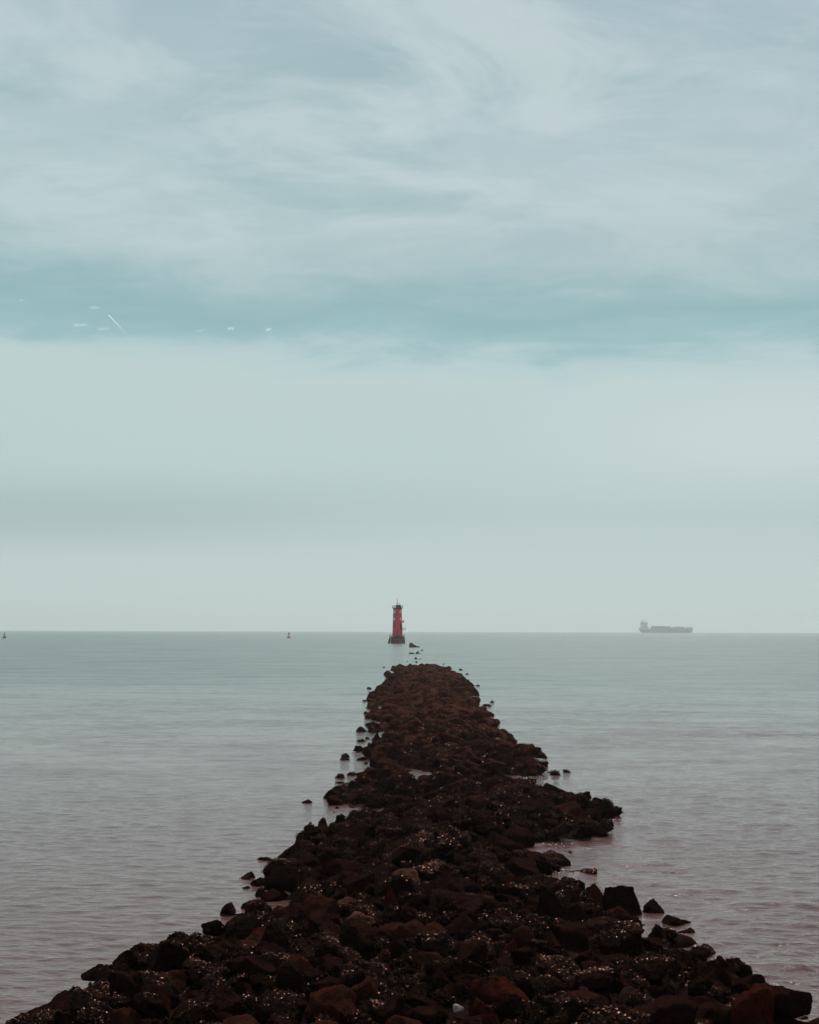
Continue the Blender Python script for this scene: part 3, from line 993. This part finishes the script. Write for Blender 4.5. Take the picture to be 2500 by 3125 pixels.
# ------------------------------------------------------------------ lighthouse
def lighthouse():
    base = at(1213, 1963.3)
    m = float(base[1]) / F / 8.625           # metres per pixel of the enlarged view
    X = lambda zx: (zx - 738) * m
    Z = lambda zy: (1410 - zy) * m
    root = empty('lighthouse', base)
    tag(root, 'red tapered lighthouse tower on a dark timber pile base standing in the sea', 'lighthouse')
    rot = math.pi / 8
    # timber base
    b = MB()
    cx = X(757)
    b.frustum([(183 * m, -0.8), (183 * m, 0), (166 * m, Z(1262))], 16, cx, 0, 0)
    n = 40
    for k in range(n):
        t = 2 * math.pi * k / n
        w = 0.16 + 0.08 * ((k * 7) % 5) / 5
        p0 = (cx + 185 * m * math.cos(t), 185 * m * math.sin(t), -0.8)
        p1 = (cx + 168 * m * math.cos(t), 168 * m * math.sin(t), Z(1268) + 0.12 * ((k * 3) % 4) / 4)
        b.beam(p0, p1, w, w)
    b.build('pile_base', M['timber'], root)
    b = MB()
    for zy in (1300, 1350):
        b.ring(178 * m, Z(zy), 0.14, 16, 0, cx)
    b.build('waling', M['stair'], root)
    for (a, c) in (((497, 1420), (542, 1252)), ((566, 1420), (592, 1250)), ((520, 1415), (560, 1252))):
        b = MB()
        yy = -0.3 if a[0] != 520 else 1.6
        b.tube([(X(a[0]), yy, -0.8), (X(a[0]), yy, Z(a[1])), (X(c[0]), yy * 0.7, Z(c[1]))], [0.2, 0.2, 0.15], 8)
        b.build('raking_pile', M['timber'], root)
    for (a, c) in (((936, 1420), (916, 1250)), ((912, 1420), (892, 1246))):
        b = MB()
        b.tube([(X(a[0]), -1.0, -0.8), (X(a[0]), -1.0, Z(a[1])), (X(c[0]), -0.8, Z(c[1]))], [0.16, 0.16, 0.12], 8)
        b.build('raking_pile', M['timber'], root)
    b = MB()
    b.beam((X(540), -0.3, Z(1312)), (X(584), -0.3, Z(1372)), 0.12, 0.14)
    b.beam((X(515), -0.3, Z(1338)), (X(590), -0.3, Z(1290)), 0.12, 0.12)
    b.build('brace', M['timber'], root)
    b = MB()
    b.frustum([(196 * m, Z(1262)), (200 * m, Z(1258)), (200 * m, Z(1244)), (196 * m, Z(1240))], 8, X(727), 0, rot)
    b.build('deck', M['timber'], root)
    b = MB()
    for k in range(16):
        t = 2 * math.pi * k / 16 + 0.1
        if k in (11, 12, 13):
            continue
        b.beam((X(727) + 193 * m * math.cos(t), 193 * m * math.sin(t), Z(1245)), (X(730) + 198 * m * math.cos(t), 198 * m * math.sin(t), Z(1185)), 0.1, 0.1)
    for k in range(16):
        t0, t1 = 2 * math.pi * k / 16 + 0.1, 2 * math.pi * (k + 1) / 16 + 0.1
        if k in (10, 11, 12, 13):
            continue
        for zz in (1188, 1215):
            b.beam((X(730) + 198 * m * math.cos(t0), 198 * m * math.sin(t0), Z(zz)), (X(730) + 198 * m * math.cos(t1), 198 * m * math.sin(t1), Z(zz)), 0.05, 0.05)
    b.build('deck_railing', M['rail'], root)
    # tower
    r0, r1 = 137 * m / math.cos(rot) * 0.98, 111 * m / math.cos(rot) * 0.98
    z0, z1 = Z(1250), Z(490)
    b = MB()
    b.frustum([(r0, z0), (r1, z1)], 8, 0, 0, rot)
    b.build('tower', M['red_paint'], root)
    b = MB()
    b.frustum([(r0 + 0.10, z0 + 0.002), (r0 + 0.10, z0 + 0.35)], 8, 0, 0, rot)
    b.build('plinth', M['dark_red'], root)

    def rad(z):
        return r0 + (r1 - r0) * (z - z0) / (z1 - z0)

    def on_face(az, z, side, w, h, d0, d1, name, mat, parent=root):
        """panel on the tower face whose outward normal has azimuth az"""
        ap = rad(z) * math.cos(rot)
        nx, ny = math.cos(az), math.sin(az)
        tx, ty = -ny, nx
        slope = (rad(z + 1) - rad(z)) * math.cos(rot)
        vs = []
        for dd in (d0, d1):
            for (uu, vv) in ((-w / 2, -h / 2), (w / 2, -h / 2), (w / 2, h / 2), (-w / 2, h / 2)):
                rr = ap + dd + slope * vv
                vs.append((nx * rr + tx * (uu + side), ny * rr + ty * (uu + side), z + vv))
        q = MB()
        q.add(vs, [(0, 3, 2, 1), (4, 5, 6, 7), (0, 1, 5, 4), (1, 2, 6, 5), (2, 3, 7, 6), (3, 0, 4, 7)])
        return q.build(name, mat, parent)

    LFT, RGT, FRT = math.radians(-135), math.radians(-45), math.radians(-90)
    for az, zy in ((LFT, 585), (RGT, 585), (LFT, 776), (RGT, 776)):
        sd = 0.10 if az < -2 else -0.10
        fr = on_face(az, Z(zy), sd * 0.6, 0.92, 1.05, -0.1, 0.05, 'window', M['dark_red'])
        on_face(az, Z(zy), sd, 0.70, 0.90, 0.0, 0.075, 'pane', M['pane_white'], fr)
        on_face(az, Z(zy), sd, 0.05, 0.90, 0.0, 0.095, 'glazing_bar', M['rail'], fr)
    fr = on_face(LFT, Z(942), 0, 0.98, 1.1, -0.1, 0.06, 'window', M['dark_red'])
    on_face(LFT, Z(942), 0, 0.70, 0.86, 0.0, 0.085, 'shutter', M['red_paint'], fr)
    dr = on_face(RGT, Z(980), 0, 0.95, 1.75, -0.1, 0.05, 'door', M['dark_red'])
    on_face(RGT, Z(980), 0, 0.78, 1.6, 0.0, 0.07, 'door_panel', M['iron'], dr)
    for zy, hgt in ((690, 0.10), (860, 0.10)):
        b = MB()
        b.frustum([(rad(Z(zy)) + 0.035, Z(zy)), (rad(Z(zy) + hgt) + 0.035, Z(zy) + hgt)], 8, 0, 0, rot)
        b.build('band', M['red_paint'], root)
    # gallery
    b = MB()
    b.frustum([(r1 * 1.02, Z(505)), (137 * m, Z(488)), (140 * m, Z(486)), (140 * m, Z(478))], 16, 0, 0, 0)
    b.build('gallery', M['iron'], root)
    b = MB()
    for k in range(20):
        t = 2 * math.pi * k / 20
        b.beam((136 * m * math.cos(t), 136 * m * math.sin(t), Z(480)), (146 * m * math.cos(t), 146 * m * math.sin(t), Z(424)), 0.055, 0.055)
    for rr, zz in ((145.5, 427), (143, 442), (139.5, 462)):
        b.ring(rr * m, Z(zz), 0.05, 20)
    b.build('gallery_railing', M['rail'], root)
    # lantern room with louvres, solar panel, mast
    b = MB()
    b.frustum([(66 * m, Z(480)), (66 * m, Z(412))], 10, X(760), 0, 0.2)
    lr = b.build('lantern_room', M['stair'], root)
    b = MB()
    b.frustum([(74 * m, Z(412)), (76 * m, Z(408)), (70 * m, Z(402))], 10, X(764), 0, 0.2)
    b.build('roof', M['iron'], lr)
    for k in range(3):
        b = MB()
        x0 = X(712 + 26 * k)
        b.box(x0, x0 + 0.2, -66 * m - 0.06, -66 * m + 0.25, Z(468), Z(425))
        b.build('louvre', M['iron'], lr)
    b = MB()
    b.add([(X(782), -72 * m, Z(412)), (X(808), -72 * m, Z(412)), (X(838), -78 * m, Z(478)), (X(806), -78 * m, Z(478)),
           (X(782), -66 * m, Z(410)), (X(808), -66 * m, Z(410)), (X(838), -72 * m, Z(476)), (X(806), -72 * m, Z(476))],
          [(0, 1, 2, 3), (7, 6, 5, 4), (0, 4, 5, 1), (1, 5, 6, 2), (2, 6, 7, 3), (3, 7, 4, 0)])
    b.build('solar_panel', M['panel'], root)
    b = MB()
    b.tube([(X(730), 0, Z(410)), (X(730), 0, Z(345)), (X(729), 0, Z(250))], [0.09, 0.075, 0.04], 8)
    ms = b.build('mast', M['rail'], root)
    b = MB()
    b.frustum([(0.05, Z(362)), (0.13, Z(355)), (0.13, Z(338)), (0.04, Z(330))], 10, X(732), 0)
    b.build('lamp', M['iron'], ms)
    b = MB()
    b.frustum([(0.03, Z(275)), (0.09, Z(268)), (0.05, Z(250))], 8, X(729), 0)
    b.build('finial', M['iron'], ms)
    b = MB()
    b.beam((X(690), 0, Z(362)), (X(752), 0, Z(362)), 0.05, 0.05)
    b.build('crossarm', M['rail'], ms)
    b = MB()
    b.tube([(X(784), 0, Z(410)), (X(784), 0, Z(358))], 0.04, 6)
    b.box(X(776), X(798), -0.05, 0.05, Z(368), Z(354))
    b.build('antenna', M['rail'], root)
    # fog bell on its bracket
    b = MB()
    b.beam((X(850), -0.6, Z(803)), (X(900), -0.6, Z(803)), 0.07, 0.07)
    b.beam((X(852), -0.6, Z(840)), (X(892), -0.6, Z(806)), 0.05, 0.05)
    br = b.build('bell_bracket', M['iron'], root)
    b = MB()
    b.frustum([(0.28, Z(868)), (0.26, Z(860)), (0.22, Z(840)), (0.18, Z(822)), (0.06, Z(810)), (0.05, Z(805))], 14, X(888), -0.6)
    b.tube([(X(886), -0.6, Z(866)), (X(884), -0.6, Z(880))], 0.05, 6)
    b.build('bell', M['iron'], br, smooth=False)
    # landing with its railing, brackets and the stair that climbs to it across the front
    yf = -r0 - 0.15
    b = MB()
    b.box(X(840), X(958), yf + 0.1, -0.2, Z(1052), Z(1042))
    ld = b.build('landing', M['stair'], root)
    b = MB()
    for zx in (880, 925, 955):
        for yy in (yf + 0.15, -0.3):
            b.beam((X(zx), yy, Z(1045)), (X(zx + 3), yy, Z(978 if zx > 900 else 988)), 0.06, 0.06)
    for yy in (yf + 0.15, -0.3):
        b.beam((X(870), yy, Z(1016)), (X(957), yy, Z(1016)), 0.04, 0.04)
    b.beam((X(957), yf + 0.15, Z(985)), (X(957), -0.3, Z(985)), 0.05, 0.05)
    b.build('landing_railing', M['rail'], root)
    b = MB()
    for yy in (yf + 0.2, -0.4):
        b.beam((X(862), yy, Z(1102)), (X(925), yy, Z(1054)), 0.09, 0.09)
    b.build('landing_strut', M['stair'], root)
    st = empty('stair', (0, 0, 0))
    st.parent = root
    a, c = (606, 1250), (872, 1046)
    for yy in (yf - 0.05, yf - 0.75):
        b = MB()
        b.beam((X(a[0]), yy, Z(a[1])), (X(c[0]), yy, Z(c[1])), 0.07, 0.22)
        b.build('stringer', M['stair'], st)
    b = MB()
    for k in range(15):
        s = (k + 0.5) / 15
        x, z = X(a[0] + (c[0] - a[0]) * s), Z(a[1] + (c[1] - a[1]) * s)
        b.box(x - 0.1, x + 0.1, yf - 0.71, yf - 0.09, z - 0.02, z + 0.02)
    b.build('treads', M['stair'], st)
    b = MB()
    b.beam((X(a[0]), yf - 0.75, Z(a[1] - 68)), (X(c[0]), yf - 0.75, Z(c[1] - 66)), 0.05, 0.05)
    for k in range(6):
        s = k / 5
        x, z = X(a[0] + (c[0] - a[0]) * s), Z(a[1] + (c[1] - a[1]) * s)
        b.beam((x, yf - 0.75, z), (x, yf - 0.75, z + 67 * m), 0.045, 0.045)
    b.build('handrail', M['stair'], st)
    b = MB()
    for zx in (640, 690, 745):
        b.beam((X(zx), yf - 0.4, Z(1248)), (X(zx), yf - 0.4, Z(a[1] + (c[1] - a[1]) * (zx - a[0]) / (c[0] - a[0]))), 0.09, 0.09)
    b.beam((X(720), yf - 0.4, Z(1250)), (X(860), yf - 0.4, Z(1250)), 0.08, 0.10)
    b.build('stair_post', M['stair'], st)
    b = MB()
    b.tube([(X(818), -183 * m - 0.1, 0.1), (X(822), -183 * m - 0.1, Z(1345)), (X(850), -178 * m - 0.1, Z(1312))], 0.07, 6)
    b.build('pipe', M['stair'], root)


lighthouse()


# ------------------------------------------------------------------ ruin, posts and stones between the breakwater and the lighthouse
def chunk(name, px, py, wpx, hpx, label, cat, prof, depth=0.8, mat='dark', group=None):
    """a rugged solid: its outline (0..1, 0..1) given real size and thickness, broken and worn"""
    c = at(px, py)
    m = c[1] / F
    w, h = wpx * m, hpx * m
    bm = bmesh.new()
    n = len(prof)
    for layer, (yy, k) in enumerate(((-0.5, 0.92), (-0.2, 1.0), (0.2, 0.98), (0.5, 0.88))):
        for i, (u, v) in enumerate(prof):
            j = 0.04 * math.sin(i * 2.7 + layer * 1.9 + px)
            bm.verts.new(((u - 0.5) * w * k + j * w * 0.3, yy * depth * w, (v * k + j * 0.4) * h - (0.5 if v <= 0.01 else 0)))
    bm.verts.ensure_lookup_table()
    for l_ in range(3):
        for i in range(n):
            a, b_ = l_ * n + i, l_ * n + (i + 1) % n
            bm.faces.new([bm.verts[q] for q in (a, b_, b_ + n, a + n)])
    bm.faces.new([bm.verts[i] for i in range(n)][::-1])
    bm.faces.new([bm.verts[3 * n + i] for i in range(n)])
    bmesh.ops.triangulate(bm, faces=bm.faces)
    bmesh.ops.subdivide_edges(bm, edges=bm.edges, cuts=2, use_grid_fill=True, fractal=0.3, seed=int(px))
    bmesh.ops.recalc_face_normals(bm, faces=bm.faces)
    me = bpy.data.meshes.new(name)
    bm.to_mesh(me)
    bm.free()
    me.materials.append(M[mat])
    o = link(bpy.data.objects.new(name, me))
    o.location = c
    tag(o, label, cat, group)
    return o


def post(px, py, tops, r, label, name='timber_stake', cat='stake', group=None):
    c = at(px, py)
    m = c[1] / F
    b = MB()
    pts = [(0, 0, -0.6), (0, 0, 0)] + [(dx_ * m, 0, dz_ * m) for dx_, dz_ in tops]
    b.tube(pts, [r * m * (1.1 - 0.12 * i) for i in range(len(pts))], 7)
    o = b.build(name, M['timber'], None, smooth=True)
    o.location = c
    tag(o, label, cat, group)
    return o


g1 = 'wreckage standing in the sea before the lighthouse'
ruin = chunk('masonry_ruin', 1265.5, 1975.6, 33, 15, 'stepped dark masonry ruin in the sea beside the lighthouse', 'ruin',
             [(0, 0), (0.01, 0.9), (0.18, 0.93), (0.25, 1.0), (0.33, 0.75), (0.38, 0.66), (0.40, 0.42), (0.60, 0.42), (0.63, 0.50), (0.66, 0.32), (0.80, 0.22), (0.92, 0.24), (1.0, 0.12), (1.0, 0)], 0.5, 'timber', g1)
chunk('rock_remnant', 1257, 1995.6, 17, 4.5, 'low ragged dark rock with the curved stake on it', 'rock', [(0, 0), (0.02, .5), (.15, .9), (.4, .7), (.6, 1.0), (.8, .8), (1, .2), (1, 0)], 0.6, 'dark', g1)
post(1250, 1994.5, [(-0.5, 3), (0.2, 6), (1.6, 8.6)], 0.9, 'curved stake leaning over the low ragged rock', group=g1)
chunk('rock_remnant', 1272.5, 1995.5, 8, 5, 'square dark block under the tilted cube, left half of the pair', 'rock', [(0, 0), (.05, .7), (.3, 1), (.9, 1), (1, .6), (1, 0)], 0.9, 'dark', g1)
chunk('rock_remnant', 1276, 1992, 4.4, 5.2, 'small tilted cube of rock perched by the square block', 'rock', [(0, 0), (0, .9), (.1, 1), (.95, .95), (1, .1), (1, 0)], 0.9, 'dark', g1)
chunk('rock_remnant', 1281, 1995.8, 7.6, 2.7, 'thin low rock trailing beside the square block', 'rock', [(0, 0), (.1, .8), (.4, 1), (.8, .6), (1, .1), (1, 0)], 0.6, 'dark', g1)
chunk('rock_remnant', 1288, 1986.6, 4.6, 4.2, 'lone square stump of rock farthest out beside the ruin', 'rock', [(0, 0), (.02, .9), (.2, 1), (.95, .95), (1, 0)], 0.9, 'dark', g1)
post(1233.2, 1996.5, [(0.1, 1.6), (0.4, 4.6)], 0.8, 'short upright stake alone on the left of the wreckage', group=g1)
post(1246.5, 2003.5, [(1.6, 2.0), (3.2, 4.4), (3.6, 7.0)], 0.9, 'leaning broken stake in front of the curved stake', group=g1)
chunk('rock_remnant', 1268, 1999.4, 3.6, 1.2, 'thin sliver of rock awash in front of the square block', 'rock', [(0, 0), (.2, 1), (.8, .8), (1, 0)], 0.6, 'dark', g1)
chunk('rock_remnant', 1269.5, 2011.6, 12, 6.2, 'humped rock with a knob on top before the wreckage', 'rock', [(0, 0), (.08, .25), (.2, .5), (.22, .9), (.4, 1), (.55, .65), (.8, .6), (.9, .3), (1, 0)], 0.7, 'dark', g1)
chunk('rock_remnant', 1282, 2011.8, 8, 2.0, 'flat sliver of rock beside the humped knob rock', 'rock', [(0, 0), (.1, .5), (.6, 1), (.95, .6), (1, 0)], 0.6, 'dark', g1)
chunk('rock_remnant', 1243.4, 2020.4, 4, 2.8, 'tiny pointed rock alone just beyond the breakwater tip', 'rock', [(0, 0), (.2, .7), (.5, 1), (.8, .7), (1, 0)], 0.8, 'dark', g1)
chunk('rock_remnant', 1260.5, 2019.6, 8, 2.0, 'low wedge of rock left of the square stub', 'rock', [(0, 0), (.5, .35), (.8, 1), (.95, .8), (1, 0)], 0.6, 'dark', g1)
chunk('rock_remnant', 1271.4, 2023.0, 7, 5.0, 'square stub of rock just beyond the breakwater tip', 'rock', [(.15, 0), (.1, .4), (0, .8), (.1, 1), (.9, 1), (1, .7), (.8, .3), (.85, 0)], 0.7, 'dark', g1)


def bird(px, py, z, hpx, label, face, mat='bird', body=None):
    c = at(px, py, z) if body is None else body
    d = float(c[1])
    h = hpx * d / F
    b = MB()
    pts = [(-0.42, 0, 0.12), (-0.25, 0, 0.26), (-0.05, 0, 0.40), (0.08, 0, 0.56), (0.12, 0, 0.70), (0.10, 0, 0.82), (0.14, 0, 0.93), (0.22, 0, 0.95), (0.40, 0, 0.93)]
    rd = [0.03, 0.10, 0.17, 0.16, 0.09, 0.055, 0.075, 0.06, 0.012]
    b.tube([(p[0] * h, p[1] * h, p[2] * h) for p in pts], [r * h for r in rd], 10)
    b.tube([(0.0, 0.06 * h, 0.30 * h), (0.02 * h, 0.07 * h, 0)], 0.025 * h, 5)
    b.tube([(0.0, -0.06 * h, 0.30 * h), (0.02 * h, -0.07 * h, 0)], 0.025 * h, 5)
    o = b.build('bird', M[mat], None, smooth=True)
    o.location = c
    o.rotation_euler = (0, 0, face)
    tag(o, label, 'bird')


rm = at(1265.5, 1975.6)
mm = rm[1] / F
bird(1252, 1962, 0, 3.6, 'tiny dark bird perched on the corner of the masonry ruin', 2.6, body=np.array([rm[0] + (1252.4 - 1265.5) * mm, rm[1], 13.0 * mm]))
bird(1342, 2003, 0.02, 4.6, 'dark bird sitting alone on the open water right of the wreckage', 0.6)
tip = at(1354, 2034, 0.35)
bird(1354, 2034, 0.4, 8.5, 'slim dark bird standing on the far right tip of the breakwater', 0.3, body=np.array([tip[0], tip[1], 0.45]))
cz = at(1376, 2452, 0.55)


# ------------------------------------------------------------------ buoys
def buoy(px, py, hpx, label, rz, full):
    c = at(px, py)
    s = hpx * c[1] / F / 3.6
    root = empty('channel_buoy', c, rz)
    root.scale = (s, s, s)
    tag(root, label, 'buoy', 'channel buoys on the horizon side')
    b = MB()
    b.frustum([(0.9, -0.5), (1.1, -0.1), (1.1, 0.25), (0.95, 0.55), (0.5, 0.95), (0.3, 1.05)], 18)
    b.build('float', M['buoy_red' if full else 'iron'], root, smooth=False)
    mat = M['buoy_green']
    b = MB()
    for k in range(4):
        t = math.pi / 4 + math.pi / 2 * k
        b.beam((0.62 * math.cos(t), 0.62 * math.sin(t), 0.7), (0.34 * math.cos(t) if full else 0.16 * math.cos(t), 0.34 * math.sin(t) if full else 0.16 * math.sin(t), 2.9), 0.12, 0.12)
    for zz, rr in ((1.5, 0.53), (2.2, 0.43 if full else 0.32)):
        b.ring(rr, zz, 0.09, 4, math.pi / 4)
    b.build('frame', M['buoy_red'] if full else mat, root)
    if full:
        for k in range(4):
            t = math.pi / 4 + math.pi / 2 * k
            for z0, z1 in ((1.75, 2.15), (2.5, 2.95)):
                b = MB()
                x, y = 0.42 * math.cos(t), 0.42 * math.sin(t)
                b.box(x - 0.2, x + 0.2, y - 0.06, y + 0.06, z0, z1)
                b.build('reflector_plate', mat, root)
    b = MB()
    b.frustum([(0.10, 2.85), (0.16, 2.95), (0.16, 3.35), (0.06, 3.6)], 10)
    b.build('lantern', M['iron'], root)


buoy(881.5, 1947, 18.5, 'red channel buoy with square plates on its cage, nearest the lighthouse', 0.15, True)
buoy(13.8, 1947.3, 19, 'dark channel buoy with a slim open frame at the left edge', 0.0, False)


# ------------------------------------------------------------------ container ship far out
def ship():
    D = 5200.0
    v = ray(2033, 1931.9)
    c = np.array([v[0] / v[1] * D, D, 0.0])
    m = D / F / 7.84
    X = lambda zx: (zx - 882) * m
    Z = lambda zy: (486 - zy) * m
    root = empty('cargo_ship', c)
    tag(root, 'hazy grey container ship far out near the horizon', 'ship')
    B = 15.0
    # hull lofted from bow to stern
    st = [(1532, 392, 0.02, 0.0), (1510, 400, 0.30, 0.02), (1480, 402, 0.62, 0.25), (1430, 410, 0.9, 0.6), (1340, 415, 1.0, 0.9), (900, 420, 1.0, 1.0), (520, 420, 1.0, 1.0), (330, 412, 1.0, 0.8), (236, 398, 0.85, 0.3)]
    bm = bmesh.new()
    rings = []
    for zx, zt, bt, bw in st:
        x = X(zx)
        xw = x if zx < 1400 else X(zx - (zx - 1400) * 0.33)
        if zx < 300:
            xw = X(290)
        top = Z(zt)
        rings.append([bm.verts.new(q) for q in ((x, -B * bt, top), (xw, -B * bw, 1.0), (xw, -B * bw * 0.9, -6), (xw, B * bw * 0.9, -6), (xw, B * bw, 1.0), (x, B * bt, top))])
    for a, b_ in zip(rings[:-1], rings[1:]):
        for i in range(5):
            bm.faces.new((a[i], a[i + 1], b_[i + 1], b_[i]))
        bm.faces.new((a[5], a[0], b_[0], b_[5]))
    bm.faces.new(rings[0])
    bm.faces.new(rings[-1][::-1])
    bmesh.ops.recalc_face_normals(bm, faces=bm.faces)
    me = bpy.data.meshes.new('hull')
    bm.to_mesh(me)
    bm.free()
    me.materials.append(M['ship_hull'])
    link(bpy.data.objects.new('hull', me), root)
    b = MB()
    b.box(X(1468), X(1525), -3, 3, Z(402), Z(392))
    b.build('forecastle', M['ship_hull'], root)
    b = MB()
    b.box(X(286), X(425), -12, 12, Z(420), Z(262))
    b.box(X(278), X(440), -15, 15, Z(262), Z(240))
    b.box(X(270), X(470), -13, 13, Z(420), Z(388))
    sp = b.build('superstructure', M['ship_white'], root)
    b = MB()
    b.box(X(282), X(441), -15.1, -15.02, Z(256), Z(247))
    b.build('bridge_window', M['ship_glass'], sp)
    for zy in (285, 310, 335, 360):
        b = MB()
        for k in range(6):
            b.box(X(298 + 20 * k), X(306 + 20 * k), -12.1, -12.02, Z(zy), Z(zy - 8))
        b.build('window', M['ship_glass'], sp)
    b = MB()
    b.box(X(292), X(320), -3, 3, Z(240), Z(212))
    b.build('funnel', M['ship_hull'], root)
    b = MB()
    b.beam((X(348), 0, Z(240)), (X(348), 0, Z(168)), 1.4, 1.4)
    b.beam((X(332), 0, Z(180)), (X(364), 0, Z(180)), 0.8, 0.8)
    b.beam((X(336), 0, Z(205)), (X(372), 0, Z(205)), 0.8, 0.8)
    b.build('mast', M['ship_hull'], root)
    b = MB()
    b.beam((X(395), 0, Z(240)), (X(395), 0, Z(205)), 0.8, 0.8)
    b.build('radar_post', M['ship_hull'], root)
    b = MB()
    b.beam((X(1468), 0, Z(405)), (X(1468), 0, Z(312)), 1.0, 1.0)
    b.build('foremast', M['ship_hull'], root)
    b = MB()
    b.box(X(252), X(266), -8, 8, Z(410), Z(362))
    b.build('stern_post', M['ship_hull'], root)
    b = MB()
    b.box(X(445), X(462), -4, 4, Z(410), Z(340))
    b.build('deck_crane', M['ship_white'], root)
    gname = 'container stacks on the far ship'
    for label, boxes in (('longest and tallest container block on the far ship, next to its bridge', [(505, 530, 372), (538, 848, 324), (848, 978, 330)]),
                         ('stepped middle container block on the far ship', [(985, 1010, 380), (1014, 1110, 352), (1110, 1228, 336), (1228, 1326, 347)]),
                         ('short container block at the bow of the far ship', [(1330, 1366, 404), (1370, 1492, 353)])):
        b = MB()
        for x0, x1, zt in boxes:
            b.box(X(x0), X(x1), -14, 14, Z(419), Z(zt))
        o = b.build('container_block', M['cargo'])
        o.location = c
        tag(o, label, 'containers', gname)


ship()


# ------------------------------------------------------------------ contrail and small clouds, high and far
def vapour(t, alpha):
    """thin droplets: light passes and scatters through"""
    tr = t.n('ShaderNodeBsdfTranslucent')
    tr.inputs[0].default_value = (0.95, 0.95, 0.95, 1)
    df = t.n('ShaderNodeBsdfDiffuse')
    df.inputs[0].default_value = (0.95, 0.95, 0.95, 1)
    a = t.n('ShaderNodeAddShader')
    t.l(tr.outputs[0], a.inputs[0])
    t.l(df.outputs[0], a.inputs[1])
    cl = t.n('ShaderNodeBsdfTransparent')
    mxs = t.n('ShaderNodeMixShader')
    t.put(mxs.inputs[0], alpha)
    t.l(cl.outputs[0], mxs.inputs[1])
    t.l(a.outputs[0], mxs.inputs[2])
    o = t.n('ShaderNodeOutputMaterial')
    t.l(mxs.outputs[0], o.inputs[0])


def cloud_mat(name, alpha_lo, alpha_hi, scale):
    m = bpy.data.materials.new(name)
    m.use_nodes = True
    t = NT(m.node_tree)
    tcx = t.n('ShaderNodeTexCoord')
    n = t.noise(tcx.outputs['Object'], scale, 5.0, 0.6)
    vapour(t, t.smooth(n, 0.44, 0.68, alpha_lo, alpha_hi))
    return m


def sky_point(px, py, alt):
    v = ray(px, py)
    return np.array(v) * ((alt - CAM_H) / v[2]) + np.array([0, 0, CAM_H])


def contrail():
    m = bpy.data.materials.new('contrail_vapour')
    m.use_nodes = True
    t = NT(m.node_tree)
    tcx = t.n('ShaderNodeTexCoord')
    sp = t.n('ShaderNodeSeparateXYZ')
    t.l(tcx.outputs['Generated'], sp.inputs[0])
    vapour(t, t.smooth(sp.outputs[1], 0.0, 0.9, 0.10, 0.0))
    a, c = sky_point(332, 961, 9000), sky_point(402, 1038, 9000)
    o3 = Vector(a)
    b = MB()
    for off in (-1, 1):
        pts, rad = [], []
        for i in range(14):
            s = i / 13
            q = Vector(a) * (1 - s) + Vector(c) * s - o3
            wdt = 6 + 22 * s
            pts.append((q.x + off * wdt * 1.0, q.y, q.z))
            rad.append(14 + 2 * s)
        b.tube(pts, rad, 8)
    ob = b.build('contrail', m, None, smooth=True)
    ob.location = a
    tag(ob, 'thin white contrail slanting across the blue band of sky', 'contrail')


contrail()


def puff(px, py, wpx, hpx, label, seed, lo=0.0, hi=0.35):
    c = sky_point(px, py, 4000)
    s = np.linalg.norm(c) / F
    g = np.random.default_rng(seed)
    d0, f0 = ICO[4]
    VV, FF, off = [], [], 0
    for _ in range(8):
        q = g.normal(size=3) * np.array([0.36, 0.3, 0.22])
        k = g.uniform(0.22, 0.55)
        dis = 1 + 0.2 * np.sin(d0 @ (g.normal(size=3) * 4)) + 0.12 * np.sin(d0 @ (g.normal(size=3) * 9))
        VV.append((d0 * dis[:, None] * k + q) * np.array([wpx * s / 2, wpx * s / 2, 1.5 * hpx * s / 2]))
        FF.append(f0 + off)
        off += len(d0)
    m = cloud_mat('cloud_vapour', lo, hi, 4.0 / (wpx * s))
    o = link(bpy.data.objects.new('cloud', np_mesh('cloud', np.concatenate(VV), np.concatenate(FF), m)))
    o.location = c
    tag(o, label, 'cloud', 'small white clouds in the blue band')


puff(818, 1006, 26, 10, 'brightest small white cloud, rightmost in the blue band', 1, 0.0, 0.05)
puff(698, 1004, 38, 9, 'second small white cloud from the right in the blue band', 2, 0.0, 0.032)
puff(614, 1009, 34, 8, 'faint small flat cloud right of the contrail', 3, 0.0, 0.035)
puff(240, 991, 64, 9, 'long flat white cloud left of the contrail', 4, 0.0, 0.05)
puff(315, 1004, 46, 5, 'thin streak of cloud just under the contrail', 5, 0.0, 0.035)
puff(285, 939, 50, 6, 'thin streak of cloud above and left of the contrail', 6, 0.0, 0.03)
puff(66, 916, 26, 9, 'faint small cloud near the left edge of the sky', 7, 0.0, 0.03)

# ------------------------------------------------------------------ haze: one closed box round everything near the water
mh = bpy.data.materials.new('haze')
mh.use_nodes = True
t = NT(mh.node_tree)
pv = t.n('ShaderNodeVolumePrincipled')
pv.inputs['Color'].default_value = (0.92, 1.0, 0.99, 1)
pv.inputs['Density'].default_value = 1.6e-4
pv.inputs['Anisotropy'].default_value = 0.35
oo = t.n('ShaderNodeOutputMaterial')
t.l(pv.outputs[0], oo.inputs['Volume'])
b = MB()
b.box(-9600, 9600, -9600, 9600, -9.0, 75.0)
hz = b.build('haze', mh)
tag(hz, 'pale sea haze', kind='stuff')
